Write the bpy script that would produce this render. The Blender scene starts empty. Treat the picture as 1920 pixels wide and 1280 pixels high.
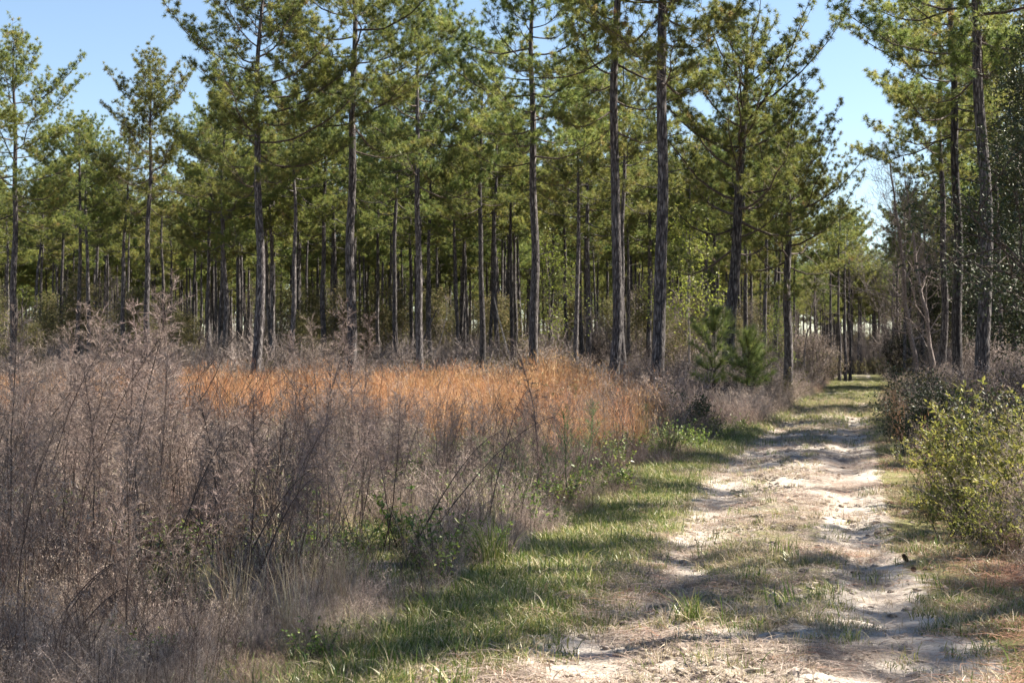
import bpy, math, random
import numpy as np
from mathutils import Vector, Matrix

scene = bpy.context.scene
COL = scene.collection
PI = math.pi
R = math.radians

# ----------------------------------------------------------------- camera, light, exposure
CAM_H = 1.55
cam_d = bpy.data.cameras.new('camera')
cam = bpy.data.objects.new('camera', cam_d)
COL.objects.link(cam)
cam.location = (0, 0, CAM_H)
cam.rotation_euler = (R(90 + 0.966), 0, 0)
cam_d.lens = 50
cam_d.sensor_width = 36
cam_d.clip_end = 4000
cam_d.dof.use_dof = True
cam_d.dof.focus_distance = 11.0
cam_d.dof.aperture_fstop = 8.0
scene.camera = cam

SUN_AZ = R(17)      # measured from +X towards +Y: the sun stands to the right and a little ahead
SUN_EL = R(47)
w = bpy.data.worlds.new('World')
scene.world = w
w.use_nodes = True
wn = w.node_tree.nodes
sky = wn.new('ShaderNodeTexSky')
sky.sky_type = 'NISHITA'
sky.sun_disc = False
sky.sun_elevation = SUN_EL
sky.sun_rotation = PI / 2 - SUN_AZ
sky.air_density = 1.0
sky.dust_density = 0.3
sky.ozone_density = 1.2
w.node_tree.links.new(sky.outputs[0], wn['Background'].inputs[0])
wn['Background'].inputs[1].default_value = 0.05

sun_d = bpy.data.lights.new('sun', 'SUN')
sun_d.energy = 5.0
sun_d.angle = R(0.53)
sun_d.color = (1.0, 0.91, 0.77)
sun = bpy.data.objects.new('sun', sun_d)
COL.objects.link(sun)
sv = Vector((math.cos(SUN_EL) * math.cos(SUN_AZ), math.cos(SUN_EL) * math.sin(SUN_AZ), math.sin(SUN_EL)))
sun.rotation_euler = sv.to_track_quat('Z', 'Y').to_euler()
sun.location = (40, 10, 60)

scene.view_settings.view_transform = 'Standard'
scene.view_settings.look = 'None'
scene.view_settings.gamma = 1
scene.view_settings.use_curve_mapping = False
scene.view_settings.exposure = 2.0
cy = scene.cycles
cy.max_bounces = 12
cy.diffuse_bounces = 7
cy.glossy_bounces = 2
cy.transmission_bounces = 10
cy.transparent_max_bounces = 4
cy.caustics_reflective = False
cy.caustics_refractive = False
cy.use_denoising = True

# ----------------------------------------------------------------- numpy helpers
rs = np.random.RandomState


_tab = {}


def vnoise(x, y, seed=0):
    """smooth value noise in 0..1"""
    if seed not in _tab: _tab[seed] = rs(seed).rand(256, 256)
    tab = _tab[seed]
    x = np.asarray(x, float); y = np.asarray(y, float)
    xi = np.floor(x).astype(int); yi = np.floor(y).astype(int)
    fx = x - xi; fy = y - yi
    fx = fx * fx * (3 - 2 * fx); fy = fy * fy * (3 - 2 * fy)
    a = tab[xi % 256, yi % 256]; b = tab[(xi + 1) % 256, yi % 256]
    c = tab[xi % 256, (yi + 1) % 256]; d = tab[(xi + 1) % 256, (yi + 1) % 256]
    return (a * (1 - fx) + b * fx) * (1 - fy) + (c * (1 - fx) + d * fx) * fy


def fbm(x, y, seed=0, o=3):
    s = 0; a = 0.5
    for i in range(o):
        s = s + a * vnoise(x * 2 ** i, y * 2 ** i, seed + i); a *= 0.5
    return s / (1 - 0.5 ** o)


def smooth(a, b, x):
    t = np.clip((x - a) / (b - a), 0, 1)
    return t * t * (3 - 2 * t)


def nrm(v):
    return v / (np.linalg.norm(v, axis=-1, keepdims=True) + 1e-9)


# the lay of the land: lateral limits of track, verge and weeds by distance
def li(tab):
    ys, xs = zip(*tab)
    return lambda y: np.interp(y, ys, xs)


path_l = li([(-60, -16.5), (0, -1.78), (6.95, -.08), (13.1, 1.43), (20.2, 2.72), (33, 5.75), (55, 11.1), (153, 36), (900, 222)])
path_r = li([(-60, -10), (0, 1.25), (8, 2.67), (13.1, 3.6), (19.2, 4.97), (30.6, 7.8), (55, 14), (153, 39), (900, 226)])
weed_l = li([(-60, -16), (0, -2.5), (7.45, -1.0), (10.5, -.39), (15, .45), (19.2, 1.8), (25, 3.2), (43.5, 8.0), (75, 15.8), (153, 34.5), (900, 221)])
weed_r = li([(-60, -9), (0, 1.75), (10, 3.6), (14, 4.4), (21, 6.0), (28.5, 7.6), (55, 14.2), (153, 40), (900, 228)])


def height(X, Y):
    pl, pr = path_l(Y), path_r(Y)
    s = (X - pl) / (pr - pl)
    inn = smooth(-0.12, 0.06, s) * (1 - smooth(0.94, 1.12, s))
    near = smooth(160, 50, Y)
    z = 0.16 * (fbm(X * 0.12, Y * 0.12, 5) - 0.5) * (1 - inn)
    z = z + 0.07 * (fbm(X * 1.1, Y * 1.1, 8) - 0.5)
    trk = np.exp(-((s - 0.80) / 0.10) ** 2) + 0.8 * np.exp(-((s - 0.16) / 0.12) ** 2)
    mid = np.exp(-((s - 0.46) / 0.20) ** 2)
    z = z - 0.05 * trk * inn
    rough = inn * near * (0.35 + 0.9 * mid)
    ly = Y + 0.35 * X
    z = z + rough * 0.075 * (fbm(X * 0.9, ly * 2.2, 11, 3) - 0.4) * smooth(10, 20, Y)
    z = z + rough * 0.085 * (fbm(X * 6, Y * 6, 14, 3) - 0.45)
    z = z + rough * 0.05 * np.clip(fbm(X * 2.3, Y * 2.3, 17, 2) - 0.55, 0, 1) * 4 * fbm(X * 9, Y * 9, 19, 2)
    # the land lifts a little at the right-hand bank
    z = z + 0.18 * smooth(0.9, 2.6, (X - pr)) * smooth(60, 15, Y)
    return z


def hz(x, y):
    return float(height(np.array([x]), np.array([y]))[0])


def at(px, d):
    """ground position for a column of the 1920-wide photograph and a distance in metres"""
    return (px - 960) / 2667.0 * d


class G:
    """collects triangles of one mesh"""
    def __init__(s):
        s.V = []; s.T = []; s.M = []; s.A = []; s.n = 0; s.S = []

    def add(s, v, t, mat=0, tint=0.5, smooth_=False):
        v = np.asarray(v, float).reshape(-1, 3); t = np.asarray(t, int).reshape(-1, 3)
        s.V.append(v); s.T.append(t + s.n); s.M.append(np.full(len(t), mat, int))
        s.A.append(np.broadcast_to(np.asarray(tint, float), (len(v),)).copy())
        s.S.append(np.full(len(t), smooth_, bool))
        s.n += len(v)

    def ribbons(s, A, B, W, side, mat=0, tint=0.5):
        n = len(A)
        if n == 0: return
        W = np.broadcast_to(np.asarray(W, float), (n,))[:, None]
        v = np.stack([A - side * W / 2, A + side * W / 2, B], 1).reshape(-1, 3)
        t = np.arange(3 * n).reshape(n, 3)
        tt = np.repeat(np.broadcast_to(np.asarray(tint, float), (n,)), 3)
        s.add(v, t, mat, tt)

    def strips(s, P, W, side, mat=0, tint=0.5):
        """P (n,k,3) polylines, W (n,k) widths, side (n,3)"""
        n, k, _ = P.shape
        W = np.broadcast_to(W, (n, k))[..., None]
        L = P - side[:, None] * W / 2; Rr = P + side[:, None] * W / 2
        v = np.stack([L, Rr], 2).reshape(-1, 3)
        base = (np.arange(n) * 2 * k)[:, None]
        j = np.arange(k - 1)[None] * 2
        q = base + j
        t = np.stack([np.stack([q, q + 1, q + 3], -1), np.stack([q, q + 3, q + 2], -1)], 2).reshape(-1, 3)
        tt = np.repeat(np.broadcast_to(np.asarray(tint, float), (n,)), 2 * k)
        s.add(v, t, mat, tt)

    def tube(s, pts, rad, sides=6, mat=0, tint=0.5, jit=None):
        pts = np.asarray(pts, float); n = len(pts)
        rad = np.broadcast_to(np.asarray(rad, float), (n,))
        d = nrm(np.gradient(pts, axis=0))
        ref = np.array([1.0, 0, 0]) if abs(d[0, 0]) < 0.8 else np.array([0, 0, 1.0])
        u = nrm(np.cross(d, ref)); vv = np.cross(d, u)
        a = np.arange(sides) * 2 * PI / sides
        rr = rad[:, None] * (np.ones((n, sides)) if jit is None else jit)
        ring = pts[:, None] + rr[..., None] * (np.cos(a)[None, :, None] * u[:, None] + np.sin(a)[None, :, None] * vv[:, None])
        i = np.arange(n - 1)[:, None] * sides; k = np.arange(sides)[None]; k2 = (k + 1) % sides
        A_, B_, C_, D_ = i + k, i + k2, i + sides + k2, i + sides + k
        t = np.stack([np.stack([A_, B_, C_], -1), np.stack([A_, C_, D_], -1)], 2).reshape(-1, 3)
        s.add(ring.reshape(-1, 3), t, mat, tint, True)

    def leaves(s, P, D, N, L, W, mat=0, tint=0.5):
        """rhombic leaves with a fold; P base, D direction, N rough normal"""
        n = len(P)
        if n == 0: return
        D = nrm(D); S = nrm(np.cross(D, N)); N = np.cross(S, D)
        L = np.broadcast_to(np.asarray(L, float), (n,))[:, None]; W = np.broadcast_to(np.asarray(W, float), (n,))[:, None]
        m = P + D * L * 0.45
        v = np.stack([P, m + S * W / 2 + N * W * 0.18, P + D * L, m - S * W / 2 + N * W * 0.18], 1).reshape(-1, 3)
        b = np.arange(n) * 4
        t = np.stack([np.stack([b, b + 1, b + 2], -1), np.stack([b, b + 2, b + 3], -1)], 1).reshape(-1, 3)
        s.add(v, t, mat, np.repeat(np.broadcast_to(np.asarray(tint, float), (n,)), 4))

    def mesh(s, name, mats):
        me = bpy.data.meshes.new(name)
        V = np.concatenate(s.V); T = np.concatenate(s.T)
        me.vertices.add(len(V)); me.vertices.foreach_set('co', V.astype(np.float32).ravel())
        me.loops.add(len(T) * 3); me.loops.foreach_set('vertex_index', T.astype(np.int32).ravel())
        me.polygons.add(len(T))
        me.polygons.foreach_set('loop_start', np.arange(0, len(T) * 3, 3, dtype=np.int32))
        me.polygons.foreach_set('material_index', np.concatenate(s.M).astype(np.int32))
        me.update(calc_edges=True)
        me.polygons.foreach_set('use_smooth', np.concatenate(s.S))
        a = me.attributes.new('tint', 'FLOAT', 'POINT')
        a.data.foreach_set('value', np.concatenate(s.A).astype(np.float32))
        for m in mats: me.materials.append(m)
        return me


# ----------------------------------------------------------------- materials
def newmat(name):
    m = bpy.data.materials.new(name); m.use_nodes = True
    nt = m.node_tree
    for n in list(nt.nodes): nt.nodes.remove(n)
    out = nt.nodes.new('ShaderNodeOutputMaterial')
    return m, nt, out


def ramp(nt, fac, stops):
    r = nt.nodes.new('ShaderNodeValToRGB')
    e = r.color_ramp.elements
    e[0].position, e[0].color = stops[0][0], (*stops[0][1], 1)
    e[1].position, e[1].color = stops[-1][0], (*stops[-1][1], 1)
    for p, c in stops[1:-1]:
        k = e.new(p); k.color = (*c, 1)
    nt.links.new(fac, r.inputs[0])
    return r.outputs[0]


def leafmat(name, stops, transl=0.35, rough=0.55, spec=0.3, vary=0.25, hue=0.012):
    m, nt, out = newmat(name)
    L = nt.links.new
    at_ = nt.nodes.new('ShaderNodeAttribute'); at_.attribute_name = 'tint'
    c = ramp(nt, at_.outputs['Fac'], stops)
    oi = nt.nodes.new('ShaderNodeObjectInfo')
    mr = nt.nodes.new('ShaderNodeMapRange'); L(oi.outputs['Random'], mr.inputs[0])
    mr.inputs[3].default_value = 1 - vary; mr.inputs[4].default_value = 1 + vary
    hs = nt.nodes.new('ShaderNodeHueSaturation'); L(c, hs.inputs['Color']); L(mr.outputs[0], hs.inputs['Value'])
    m2 = nt.nodes.new('ShaderNodeMath'); m2.operation = 'FRACT'
    m3 = nt.nodes.new('ShaderNodeMath'); m3.operation = 'MULTIPLY'; m3.inputs[1].default_value = 7.31
    L(oi.outputs['Random'], m3.inputs[0]); L(m3.outputs[0], m2.inputs[0])
    mh = nt.nodes.new('ShaderNodeMapRange'); L(m2.outputs[0], mh.inputs[0]); mh.inputs[3].default_value = 0.5 - hue; mh.inputs[4].default_value = 0.5 + hue
    L(mh.outputs[0], hs.inputs['Hue'])
    pb = nt.nodes.new('ShaderNodeBsdfPrincipled')
    pb.inputs['Roughness'].default_value = rough
    pb.inputs['Specular IOR Level'].default_value = spec
    tr = nt.nodes.new('ShaderNodeBsdfTranslucent')
    L(hs.outputs[0], pb.inputs['Base Color']); L(hs.outputs[0], tr.inputs['Color'])
    mx = nt.nodes.new('ShaderNodeMixShader'); mx.inputs[0].default_value = transl
    L(pb.outputs[0], mx.inputs[1]); L(tr.outputs[0], mx.inputs[2]); L(mx.outputs[0], out.inputs[0])
    return m


def barkmat(name, c0, c1, c2, sx=9.0, sz=1.6, bump=0.6, spec=0.2):
    m, nt, out = newmat(name)
    L = nt.links.new
    tc = nt.nodes.new('ShaderNodeTexCoord')
    mp = nt.nodes.new('ShaderNodeMapping'); mp.inputs['Scale'].default_value = (sx, sx, sz)
    L(tc.outputs['Object'], mp.inputs[0])
    vo = nt.nodes.new('ShaderNodeTexVoronoi'); vo.feature = 'DISTANCE_TO_EDGE'; vo.inputs['Scale'].default_value = 1.6
    no = nt.nodes.new('ShaderNodeTexNoise'); no.inputs['Scale'].default_value = 2.2; no.inputs['Detail'].default_value = 5
    L(mp.outputs[0], no.inputs[0]); L(mp.outputs[0], vo.inputs[0])
    c = ramp(nt, no.outputs['Fac'], [(0.3, c0), (0.5, c1), (0.72, c2)])
    cr = ramp(nt, vo.outputs['Distance'], [(0.0, (0.35, 0.33, 0.33)), (0.12, (1, 1, 1))])
    mu = nt.nodes.new('ShaderNodeMix'); mu.data_type = 'RGBA'; mu.blend_type = 'MULTIPLY'; mu.inputs[0].default_value = 1
    L(c, mu.inputs[6]); L(cr, mu.inputs[7])
    oi = nt.nodes.new('ShaderNodeObjectInfo')
    mr = nt.nodes.new('ShaderNodeMapRange'); L(oi.outputs['Random'], mr.inputs[0]); mr.inputs[3].default_value = 0.7; mr.inputs[4].default_value = 1.4
    hs = nt.nodes.new('ShaderNodeHueSaturation'); L(mu.outputs[2], hs.inputs['Color']); L(mr.outputs[0], hs.inputs['Value'])
    bu = nt.nodes.new('ShaderNodeBump'); bu.inputs['Strength'].default_value = bump; bu.inputs['Distance'].default_value = 0.04
    ad = nt.nodes.new('ShaderNodeMath'); ad.operation = 'ADD'
    L(no.outputs['Fac'], ad.inputs[0]); L(cr, ad.inputs[1]); L(ad.outputs[0], bu.inputs['Height'])
    pb = nt.nodes.new('ShaderNodeBsdfPrincipled'); pb.inputs['Roughness'].default_value = 0.8; pb.inputs['Specular IOR Level'].default_value = spec
    L(hs.outputs[0], pb.inputs['Base Color']); L(bu.outputs[0], pb.inputs['Normal']); L(pb.outputs[0], out.inputs[0])
    return m


M = {}
M['needle'] = leafmat('pine_needles', [(0.0, (0.064, 0.096, 0.038)), (0.35, (0.128, 0.160, 0.046)), (0.7, (0.21, 0.23, 0.060)), (0.93, (0.26, 0.25, 0.075)), (1.0, (0.25, 0.175, 0.08))], 0.58, 0.45, 0.3, 0.2, 0.022)
M['young'] = leafmat('young_pine_needles', [(0.0, (0.11, 0.16, 0.05)), (1.0, (0.26, 0.31, 0.09))], 0.38, 0.45, 0.4, 0.1)
M['bark'] = barkmat('pine_bark', (0.028, 0.025, 0.028), (0.062, 0.055, 0.058), (0.25, 0.232, 0.228))
M['limb'] = barkmat('limb_bark', (0.045, 0.036, 0.032), (0.085, 0.068, 0.06), (0.17, 0.14, 0.12), 14, 5, 0.4)
M['greybark'] = barkmat('grey_bark', (0.13, 0.105, 0.097), (0.22, 0.183, 0.17), (0.34, 0.295, 0.275), 12, 5, 0.4)
M['deadwood'] = barkmat('bleached_wood', (0.22, 0.19, 0.17), (0.34, 0.30, 0.27), (0.5, 0.46, 0.42), 14, 4, 0.4)
M['fennel'] = leafmat('dry_fennel', [(0.0, (0.11, 0.083, 0.074)), (0.6, (0.23, 0.178, 0.157)), (1.0, (0.36, 0.288, 0.255))], 0.3, 0.7, 0.15, 0.25)
M['fstem'] = leafmat('fennel_stem', [(0.0, (0.040, 0.026, 0.022)), (1.0, (0.095, 0.063, 0.052))], 0.0, 0.6, 0.3, 0.25)
M['weed'] = leafmat('dry_weed', [(0.0, (0.15, 0.115, 0.095)), (0.5, (0.32, 0.255, 0.215)), (0.9, (0.49, 0.405, 0.35)), (1.0, (0.57, 0.49, 0.43))], 0.3, 0.7, 0.15, 0.25)
M['browner'] = leafmat('reddish_dry_weed', [(0.0, (0.14, 0.085, 0.06)), (0.6, (0.26, 0.175, 0.135)), (1.0, (0.40, 0.29, 0.235))], 0.3, 0.7, 0.15, 0.25)
M['broom'] = leafmat('broomsedge', [(0.0, (0.27, 0.125, 0.055)), (0.5, (0.42, 0.215, 0.10)), (1.0, (0.54, 0.37, 0.22))], 0.35, 0.6, 0.25, 0.32)
M['straw'] = leafmat('straw', [(0.0, (0.26, 0.20, 0.13)), (0.6, (0.40, 0.33, 0.22)), (1.0, (0.5, 0.44, 0.33))], 0.25, 0.6, 0.25, 0.2)
M['pinestraw'] = leafmat('pine_straw', [(0.0, (0.16, 0.075, 0.045)), (1.0, (0.34, 0.18, 0.11))], 0.1, 0.6, 0.25, 0.2)
M['grass'] = leafmat('grass_blades', [(0.0, (0.055, 0.095, 0.020)), (0.5, (0.13, 0.18, 0.038)), (0.82, (0.24, 0.25, 0.075)), (1.0, (0.42, 0.36, 0.19))], 0.4, 0.4, 0.4, 0.25)
M['leaf_y'] = leafmat('yellow_green_leaves', [(0.0, (0.09, 0.105, 0.028)), (0.6, (0.22, 0.22, 0.052)), (1.0, (0.38, 0.34, 0.09))], 0.45, 0.5, 0.25, 0.15)
M['leaf_d'] = leafmat('dark_evergreen_leaves', [(0.0, (0.022, 0.034, 0.016)), (0.7, (0.045, 0.062, 0.022)), (1.0, (0.075, 0.085, 0.03))], 0.12, 0.5, 0.3, 0.2)
M['leaf_o'] = leafmat('olive_leaves', [(0.0, (0.075, 0.082, 0.036)), (0.7, (0.17, 0.158, 0.068)), (1.0, (0.28, 0.215, 0.11))], 0.4, 0.6, 0.2, 0.2)
M['leaf_s'] = leafmat('spring_leaves', [(0.0, (0.12, 0.17, 0.03)), (1.0, (0.28, 0.32, 0.06))], 0.45, 0.45, 0.3, 0.15)
M['leaf_g'] = leafmat('weed_leaves', [(0.0, (0.07, 0.13, 0.03)), (0.7, (0.17, 0.24, 0.05)), (1.0, (0.30, 0.32, 0.08))], 0.45, 0.4, 0.4, 0.2)
M['feather'] = leafmat('green_fennel', [(0.0, (0.07, 0.12, 0.05)), (1.0, (0.17, 0.23, 0.10))], 0.35, 0.6, 0.2, 0.2)
M['clod'] = leafmat('soil_clod', [(0.0, (0.16, 0.13, 0.108)), (0.5, (0.26, 0.22, 0.185)), (1.0, (0.36, 0.31, 0.265))], 0.0, 0.95, 0.05, 0.25)
M['cone'] = leafmat('pine_cone', [(0.0, (0.05, 0.028, 0.018)), (1.0, (0.13, 0.075, 0.045))], 0.0, 0.7, 0.2, 0.2)


def ground_mat(name, is_path):
    m, nt, out = newmat(name)
    L = nt.links.new
    tc = nt.nodes.new('ShaderNodeTexCoord')

    def noise(scale, detail=6, rough=0.6, vec=None, dist=0.0):
        n = nt.nodes.new('ShaderNodeTexNoise'); n.inputs['Scale'].default_value = scale
        n.inputs['Detail'].default_value = detail; n.inputs['Roughness'].default_value = rough; n.inputs['Distortion'].default_value = dist
        L(vec if vec else tc.outputs['Object'], n.inputs[0]); return n.outputs['Fac']

    def mix(f, a, b):
        x = nt.nodes.new('ShaderNodeMix'); x.data_type = 'RGBA'; L(f, x.inputs[0]); L(a, x.inputs[6]); L(b, x.inputs[7]); return x.outputs[2]

    def math_(op, a, b):
        x = nt.nodes.new('ShaderNodeMath'); x.operation = op
        for i, v in enumerate((a, b)):
            if isinstance(v, (int, float)): x.inputs[i].default_value = v
            else: L(v, x.inputs[i])
        x.use_clamp = False
        return x.outputs[0]

    def step(f, a, b):
        x = nt.nodes.new('ShaderNodeMapRange'); x.interpolation_type = 'SMOOTHSTEP'
        x.inputs[1].default_value = a; x.inputs[2].default_value = b; L(f, x.inputs[0]); return x.outputs[0]
    n_big = noise(0.9, 4); n_mid = noise(6, 6); n_fine = noise(45, 5, 0.7); n_grit = noise(220, 3, 0.7)
    sand = ramp(nt, n_mid, [(0.25, (0.235, 0.206, 0.180)), (0.5, (0.365, 0.326, 0.288)), (0.75, (0.455, 0.414, 0.372))])
    speck = ramp(nt, n_fine, [(0.30, (0.55, 0.5, 0.46)), (0.52, (1, 1, 1))])
    mu = nt.nodes.new('ShaderNodeMix'); mu.data_type = 'RGBA'; mu.blend_type = 'MULTIPLY'; mu.inputs[0].default_value = 0.8
    L(sand, mu.inputs[6]); L(speck, mu.inputs[7]); sand = mu.outputs[2]
    soil = ramp(nt, n_fine, [(0.3, (0.085, 0.072, 0.060)), (0.5, (0.185, 0.156, 0.130)), (0.7, (0.30, 0.258, 0.215))])
    litter = ramp(nt, n_fine, [(0.3, (0.10, 0.06, 0.04)), (0.5, (0.22, 0.135, 0.09)), (0.72, (0.36, 0.25, 0.18))])
    thatch = ramp(nt, n_fine, [(0.3, (0.07, 0.075, 0.03)), (0.5, (0.13, 0.13, 0.055)), (0.7, (0.24, 0.21, 0.11))])
    sa = nt.nodes.new('ShaderNodeAttribute'); sa.attribute_name = 'sand'
    gr = nt.nodes.new('ShaderNodeAttribute'); gr.attribute_name = 'grassy'
    li_ = nt.nodes.new('ShaderNodeAttribute'); li_.attribute_name = 'litter'
    wob = math_('MULTIPLY', math_('SUBTRACT', math_('ADD', math_('MULTIPLY', n_big, 0.5), math_('MULTIPLY', n_mid, 0.8)), 0.65), 1.6)
    c = mix(step(math_('ADD', gr.outputs['Fac'], wob), 0.35, 0.65), soil, thatch)
    c = mix(step(math_('ADD', li_.outputs['Fac'], wob), 0.35, 0.65), c, litter)
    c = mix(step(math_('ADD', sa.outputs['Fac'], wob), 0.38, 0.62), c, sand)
    bu = nt.nodes.new('ShaderNodeBump'); bu.inputs['Strength'].default_value = 0.6; bu.inputs['Distance'].default_value = 0.02
    hsum = math_('ADD', math_('ADD', math_('MULTIPLY', n_mid, 1.2), math_('MULTIPLY', n_fine, 0.6)), math_('MULTIPLY', n_grit, 0.15))
    L(hsum, bu.inputs['Height'])
    pb = nt.nodes.new('ShaderNodeBsdfPrincipled'); pb.inputs['Roughness'].default_value = 0.95; pb.inputs['Specular IOR Level'].default_value = 0.1
    L(c, pb.inputs['Base Color']); L(bu.outputs[0], pb.inputs['Normal']); L(pb.outputs[0], out.inputs[0])
    return m


# ----------------------------------------------------------------- the ground and the track
def build_ground():
    ys = [-80, -60, -40, -25, -15, -8, -3, 0, 2, 3.5, 4.5]
    y = 5.2
    while y < 900:
        ys.append(y); y += max(0.035, 0.0055 * y)
    ys = np.array(ys)
    u = list(np.arange(-2.6, 2.601, 0.05)); k = 2.6; st = 0.05
    out = []
    while k < 700:
        st *= 1.16; k += st; out.append(k)
    u = np.array([-v for v in out[::-1]] + u + out)
    Y = np.repeat(ys[:, None], len(u), 1)
    cx = (path_l(ys) + path_r(ys)) / 2
    X = cx[:, None] + u[None]
    Z = height(X, Y)
    pl, pr = path_l(Y), path_r(Y)
    s = (X - pl) / (pr - pl)
    wl, wr = weed_l(Y), weed_r(Y)
    inn = smooth(-0.15, 0.12, s) * (1 - smooth(0.92, 1.1, s))
    trk = np.exp(-((s - 0.80) / 0.15) ** 2) + 0.75 * np.exp(-((s - 0.14) / 0.16) ** 2)
    sandier = smooth(13.5, 18, Y) * (1 - smooth(48, 90, Y))  # stretch where bare sand spreads across the whole track
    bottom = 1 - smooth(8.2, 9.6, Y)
    sand = inn * np.clip(0.18 + 0.72 * trk + 0.5 * sandier + 0.4 * bottom, 0, 1)
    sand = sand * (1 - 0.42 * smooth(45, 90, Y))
    verge = smooth(wl - 0.6, wl + 0.2, X) * (1 - smooth(pl - 0.1, pl + 0.7, X)) + smooth(pr - 0.5, pr + 0.1, X) * (1 - smooth(wr + 0.2, wr + 1.0, X)) + 0.5 * inn
    verge = np.clip(verge, 0, 1)
    litter = smooth(pr - 0.4, pr + 1.2, X) * smooth(14, 9, Y) + 0.35 * (X > wr)
    ny, nu = X.shape
    i = np.arange(ny - 1)[:, None] * nu + np.arange(nu - 1)[None]
    q = np.stack([i, i + 1, i + nu + 1, i + nu], -1)
    sc = (s[:-1, :-1] + s[1:, 1:]) / 2
    inside = (sc > -0.02) & (sc < 1.02)
    P = np.stack([X, Y, Z], -1).reshape(-1, 3)
    for name, msk, mt in (('track', inside, ground_mat('sandy_track', True)), ('ground', ~inside, ground_mat('forest_ground', False))):
        Q = q[msk]
        ids, inv = np.unique(Q.ravel(), return_inverse=True)
        Q = inv.reshape(-1, 4)
        me = bpy.data.meshes.new(name)
        me.vertices.add(len(ids)); me.vertices.foreach_set('co', P[ids].astype(np.float32).ravel())
        me.loops.add(Q.size); me.loops.foreach_set('vertex_index', Q.astype(np.int32).ravel())
        me.polygons.add(len(Q)); me.polygons.foreach_set('loop_start', np.arange(0, Q.size, 4, dtype=np.int32))
        me.update(calc_edges=True)
        me.polygons.foreach_set('use_smooth', np.ones(len(Q), bool))
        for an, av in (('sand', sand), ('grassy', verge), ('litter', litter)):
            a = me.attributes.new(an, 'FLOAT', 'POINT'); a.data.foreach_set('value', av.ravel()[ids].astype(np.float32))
        me.materials.append(mt)
        o = bpy.data.objects.new(name, me); COL.objects.link(o)
        o['kind'] = 'structure'


build_ground()

# ----------------------------------------------------------------- object helpers


def thing(name, label, cat, loc, rot=(0, 0, 0), scale=1.0, group=None, mesh=None):
    o = bpy.data.objects.new(name, mesh)
    COL.objects.link(o)
    o.location = loc; o.rotation_euler = rot
    o.scale = (scale, scale, scale) if isinstance(scale, (int, float)) else scale
    o['label'] = label; o['category'] = cat
    if group: o['group'] = group
    return o


def part(name, mesh, parent):
    o = bpy.data.objects.new(name, mesh); COL.objects.link(o); o.parent = parent
    return o


def scatter(name, P, rot, scl, idx, protos):
    """one 'stuff' object: plants set on points by geometry nodes (the plants' geometry belongs to this object)"""
    me = bpy.data.meshes.new(name)
    n = len(P)
    P = np.array(P, float); P[:, 2] += height(P[:, 0], P[:, 1])      # P carries only an offset above the ground
    me.vertices.add(n); me.vertices.foreach_set('co', np.asarray(P, np.float32).ravel())
    a = me.attributes.new('rot', 'FLOAT_VECTOR', 'POINT'); a.data.foreach_set('vector', np.asarray(rot, np.float32).ravel())
    a = me.attributes.new('scl', 'FLOAT', 'POINT'); a.data.foreach_set('value', np.asarray(scl, np.float32))
    a = me.attributes.new('idx', 'INT', 'POINT'); a.data.foreach_set('value', np.asarray(idx, np.int32))
    o = bpy.data.objects.new(name, me); COL.objects.link(o); o['kind'] = 'stuff'
    ng = bpy.data.node_groups.new(name + '_spread', 'GeometryNodeTree')
    ng.interface.new_socket('Geometry', in_out='INPUT', socket_type='NodeSocketGeometry')
    ng.interface.new_socket('Geometry', in_out='OUTPUT', socket_type='NodeSocketGeometry')
    N = ng.nodes.new; L = ng.links.new
    gi = N('NodeGroupInput'); go = N('NodeGroupOutput')
    iop = N('GeometryNodeInstanceOnPoints'); jn = N('GeometryNodeJoinGeometry')
    for p in reversed(protos):        # the join lists its last link first
        oi = N('GeometryNodeObjectInfo'); oi.inputs['Object'].default_value = p
        if 'As Instance' in oi.inputs: oi.inputs['As Instance'].default_value = False
        g2 = N('GeometryNodeGeometryToInstance'); L(oi.outputs['Geometry'], g2.inputs[0]); L(g2.outputs[0], jn.inputs[0])

    def attr(nm, ty):
        x = N('GeometryNodeInputNamedAttribute'); x.data_type = ty; x.inputs['Name'].default_value = nm; return x.outputs['Attribute']
    L(gi.outputs[0], iop.inputs['Points']); L(jn.outputs[0], iop.inputs['Instance'])
    iop.inputs['Pick Instance'].default_value = True
    L(attr('idx', 'INT'), iop.inputs['Instance Index']); L(attr('rot', 'FLOAT_VECTOR'), iop.inputs['Rotation']); L(attr('scl', 'FLOAT'), iop.inputs['Scale'])
    L(iop.outputs[0], go.inputs[0])
    md = o.modifiers.new('spread', 'NODES'); md.node_group = ng
    return o


def proto(name, mesh):
    return bpy.data.objects.new(name, mesh)      # never linked: only its geometry is used


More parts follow.
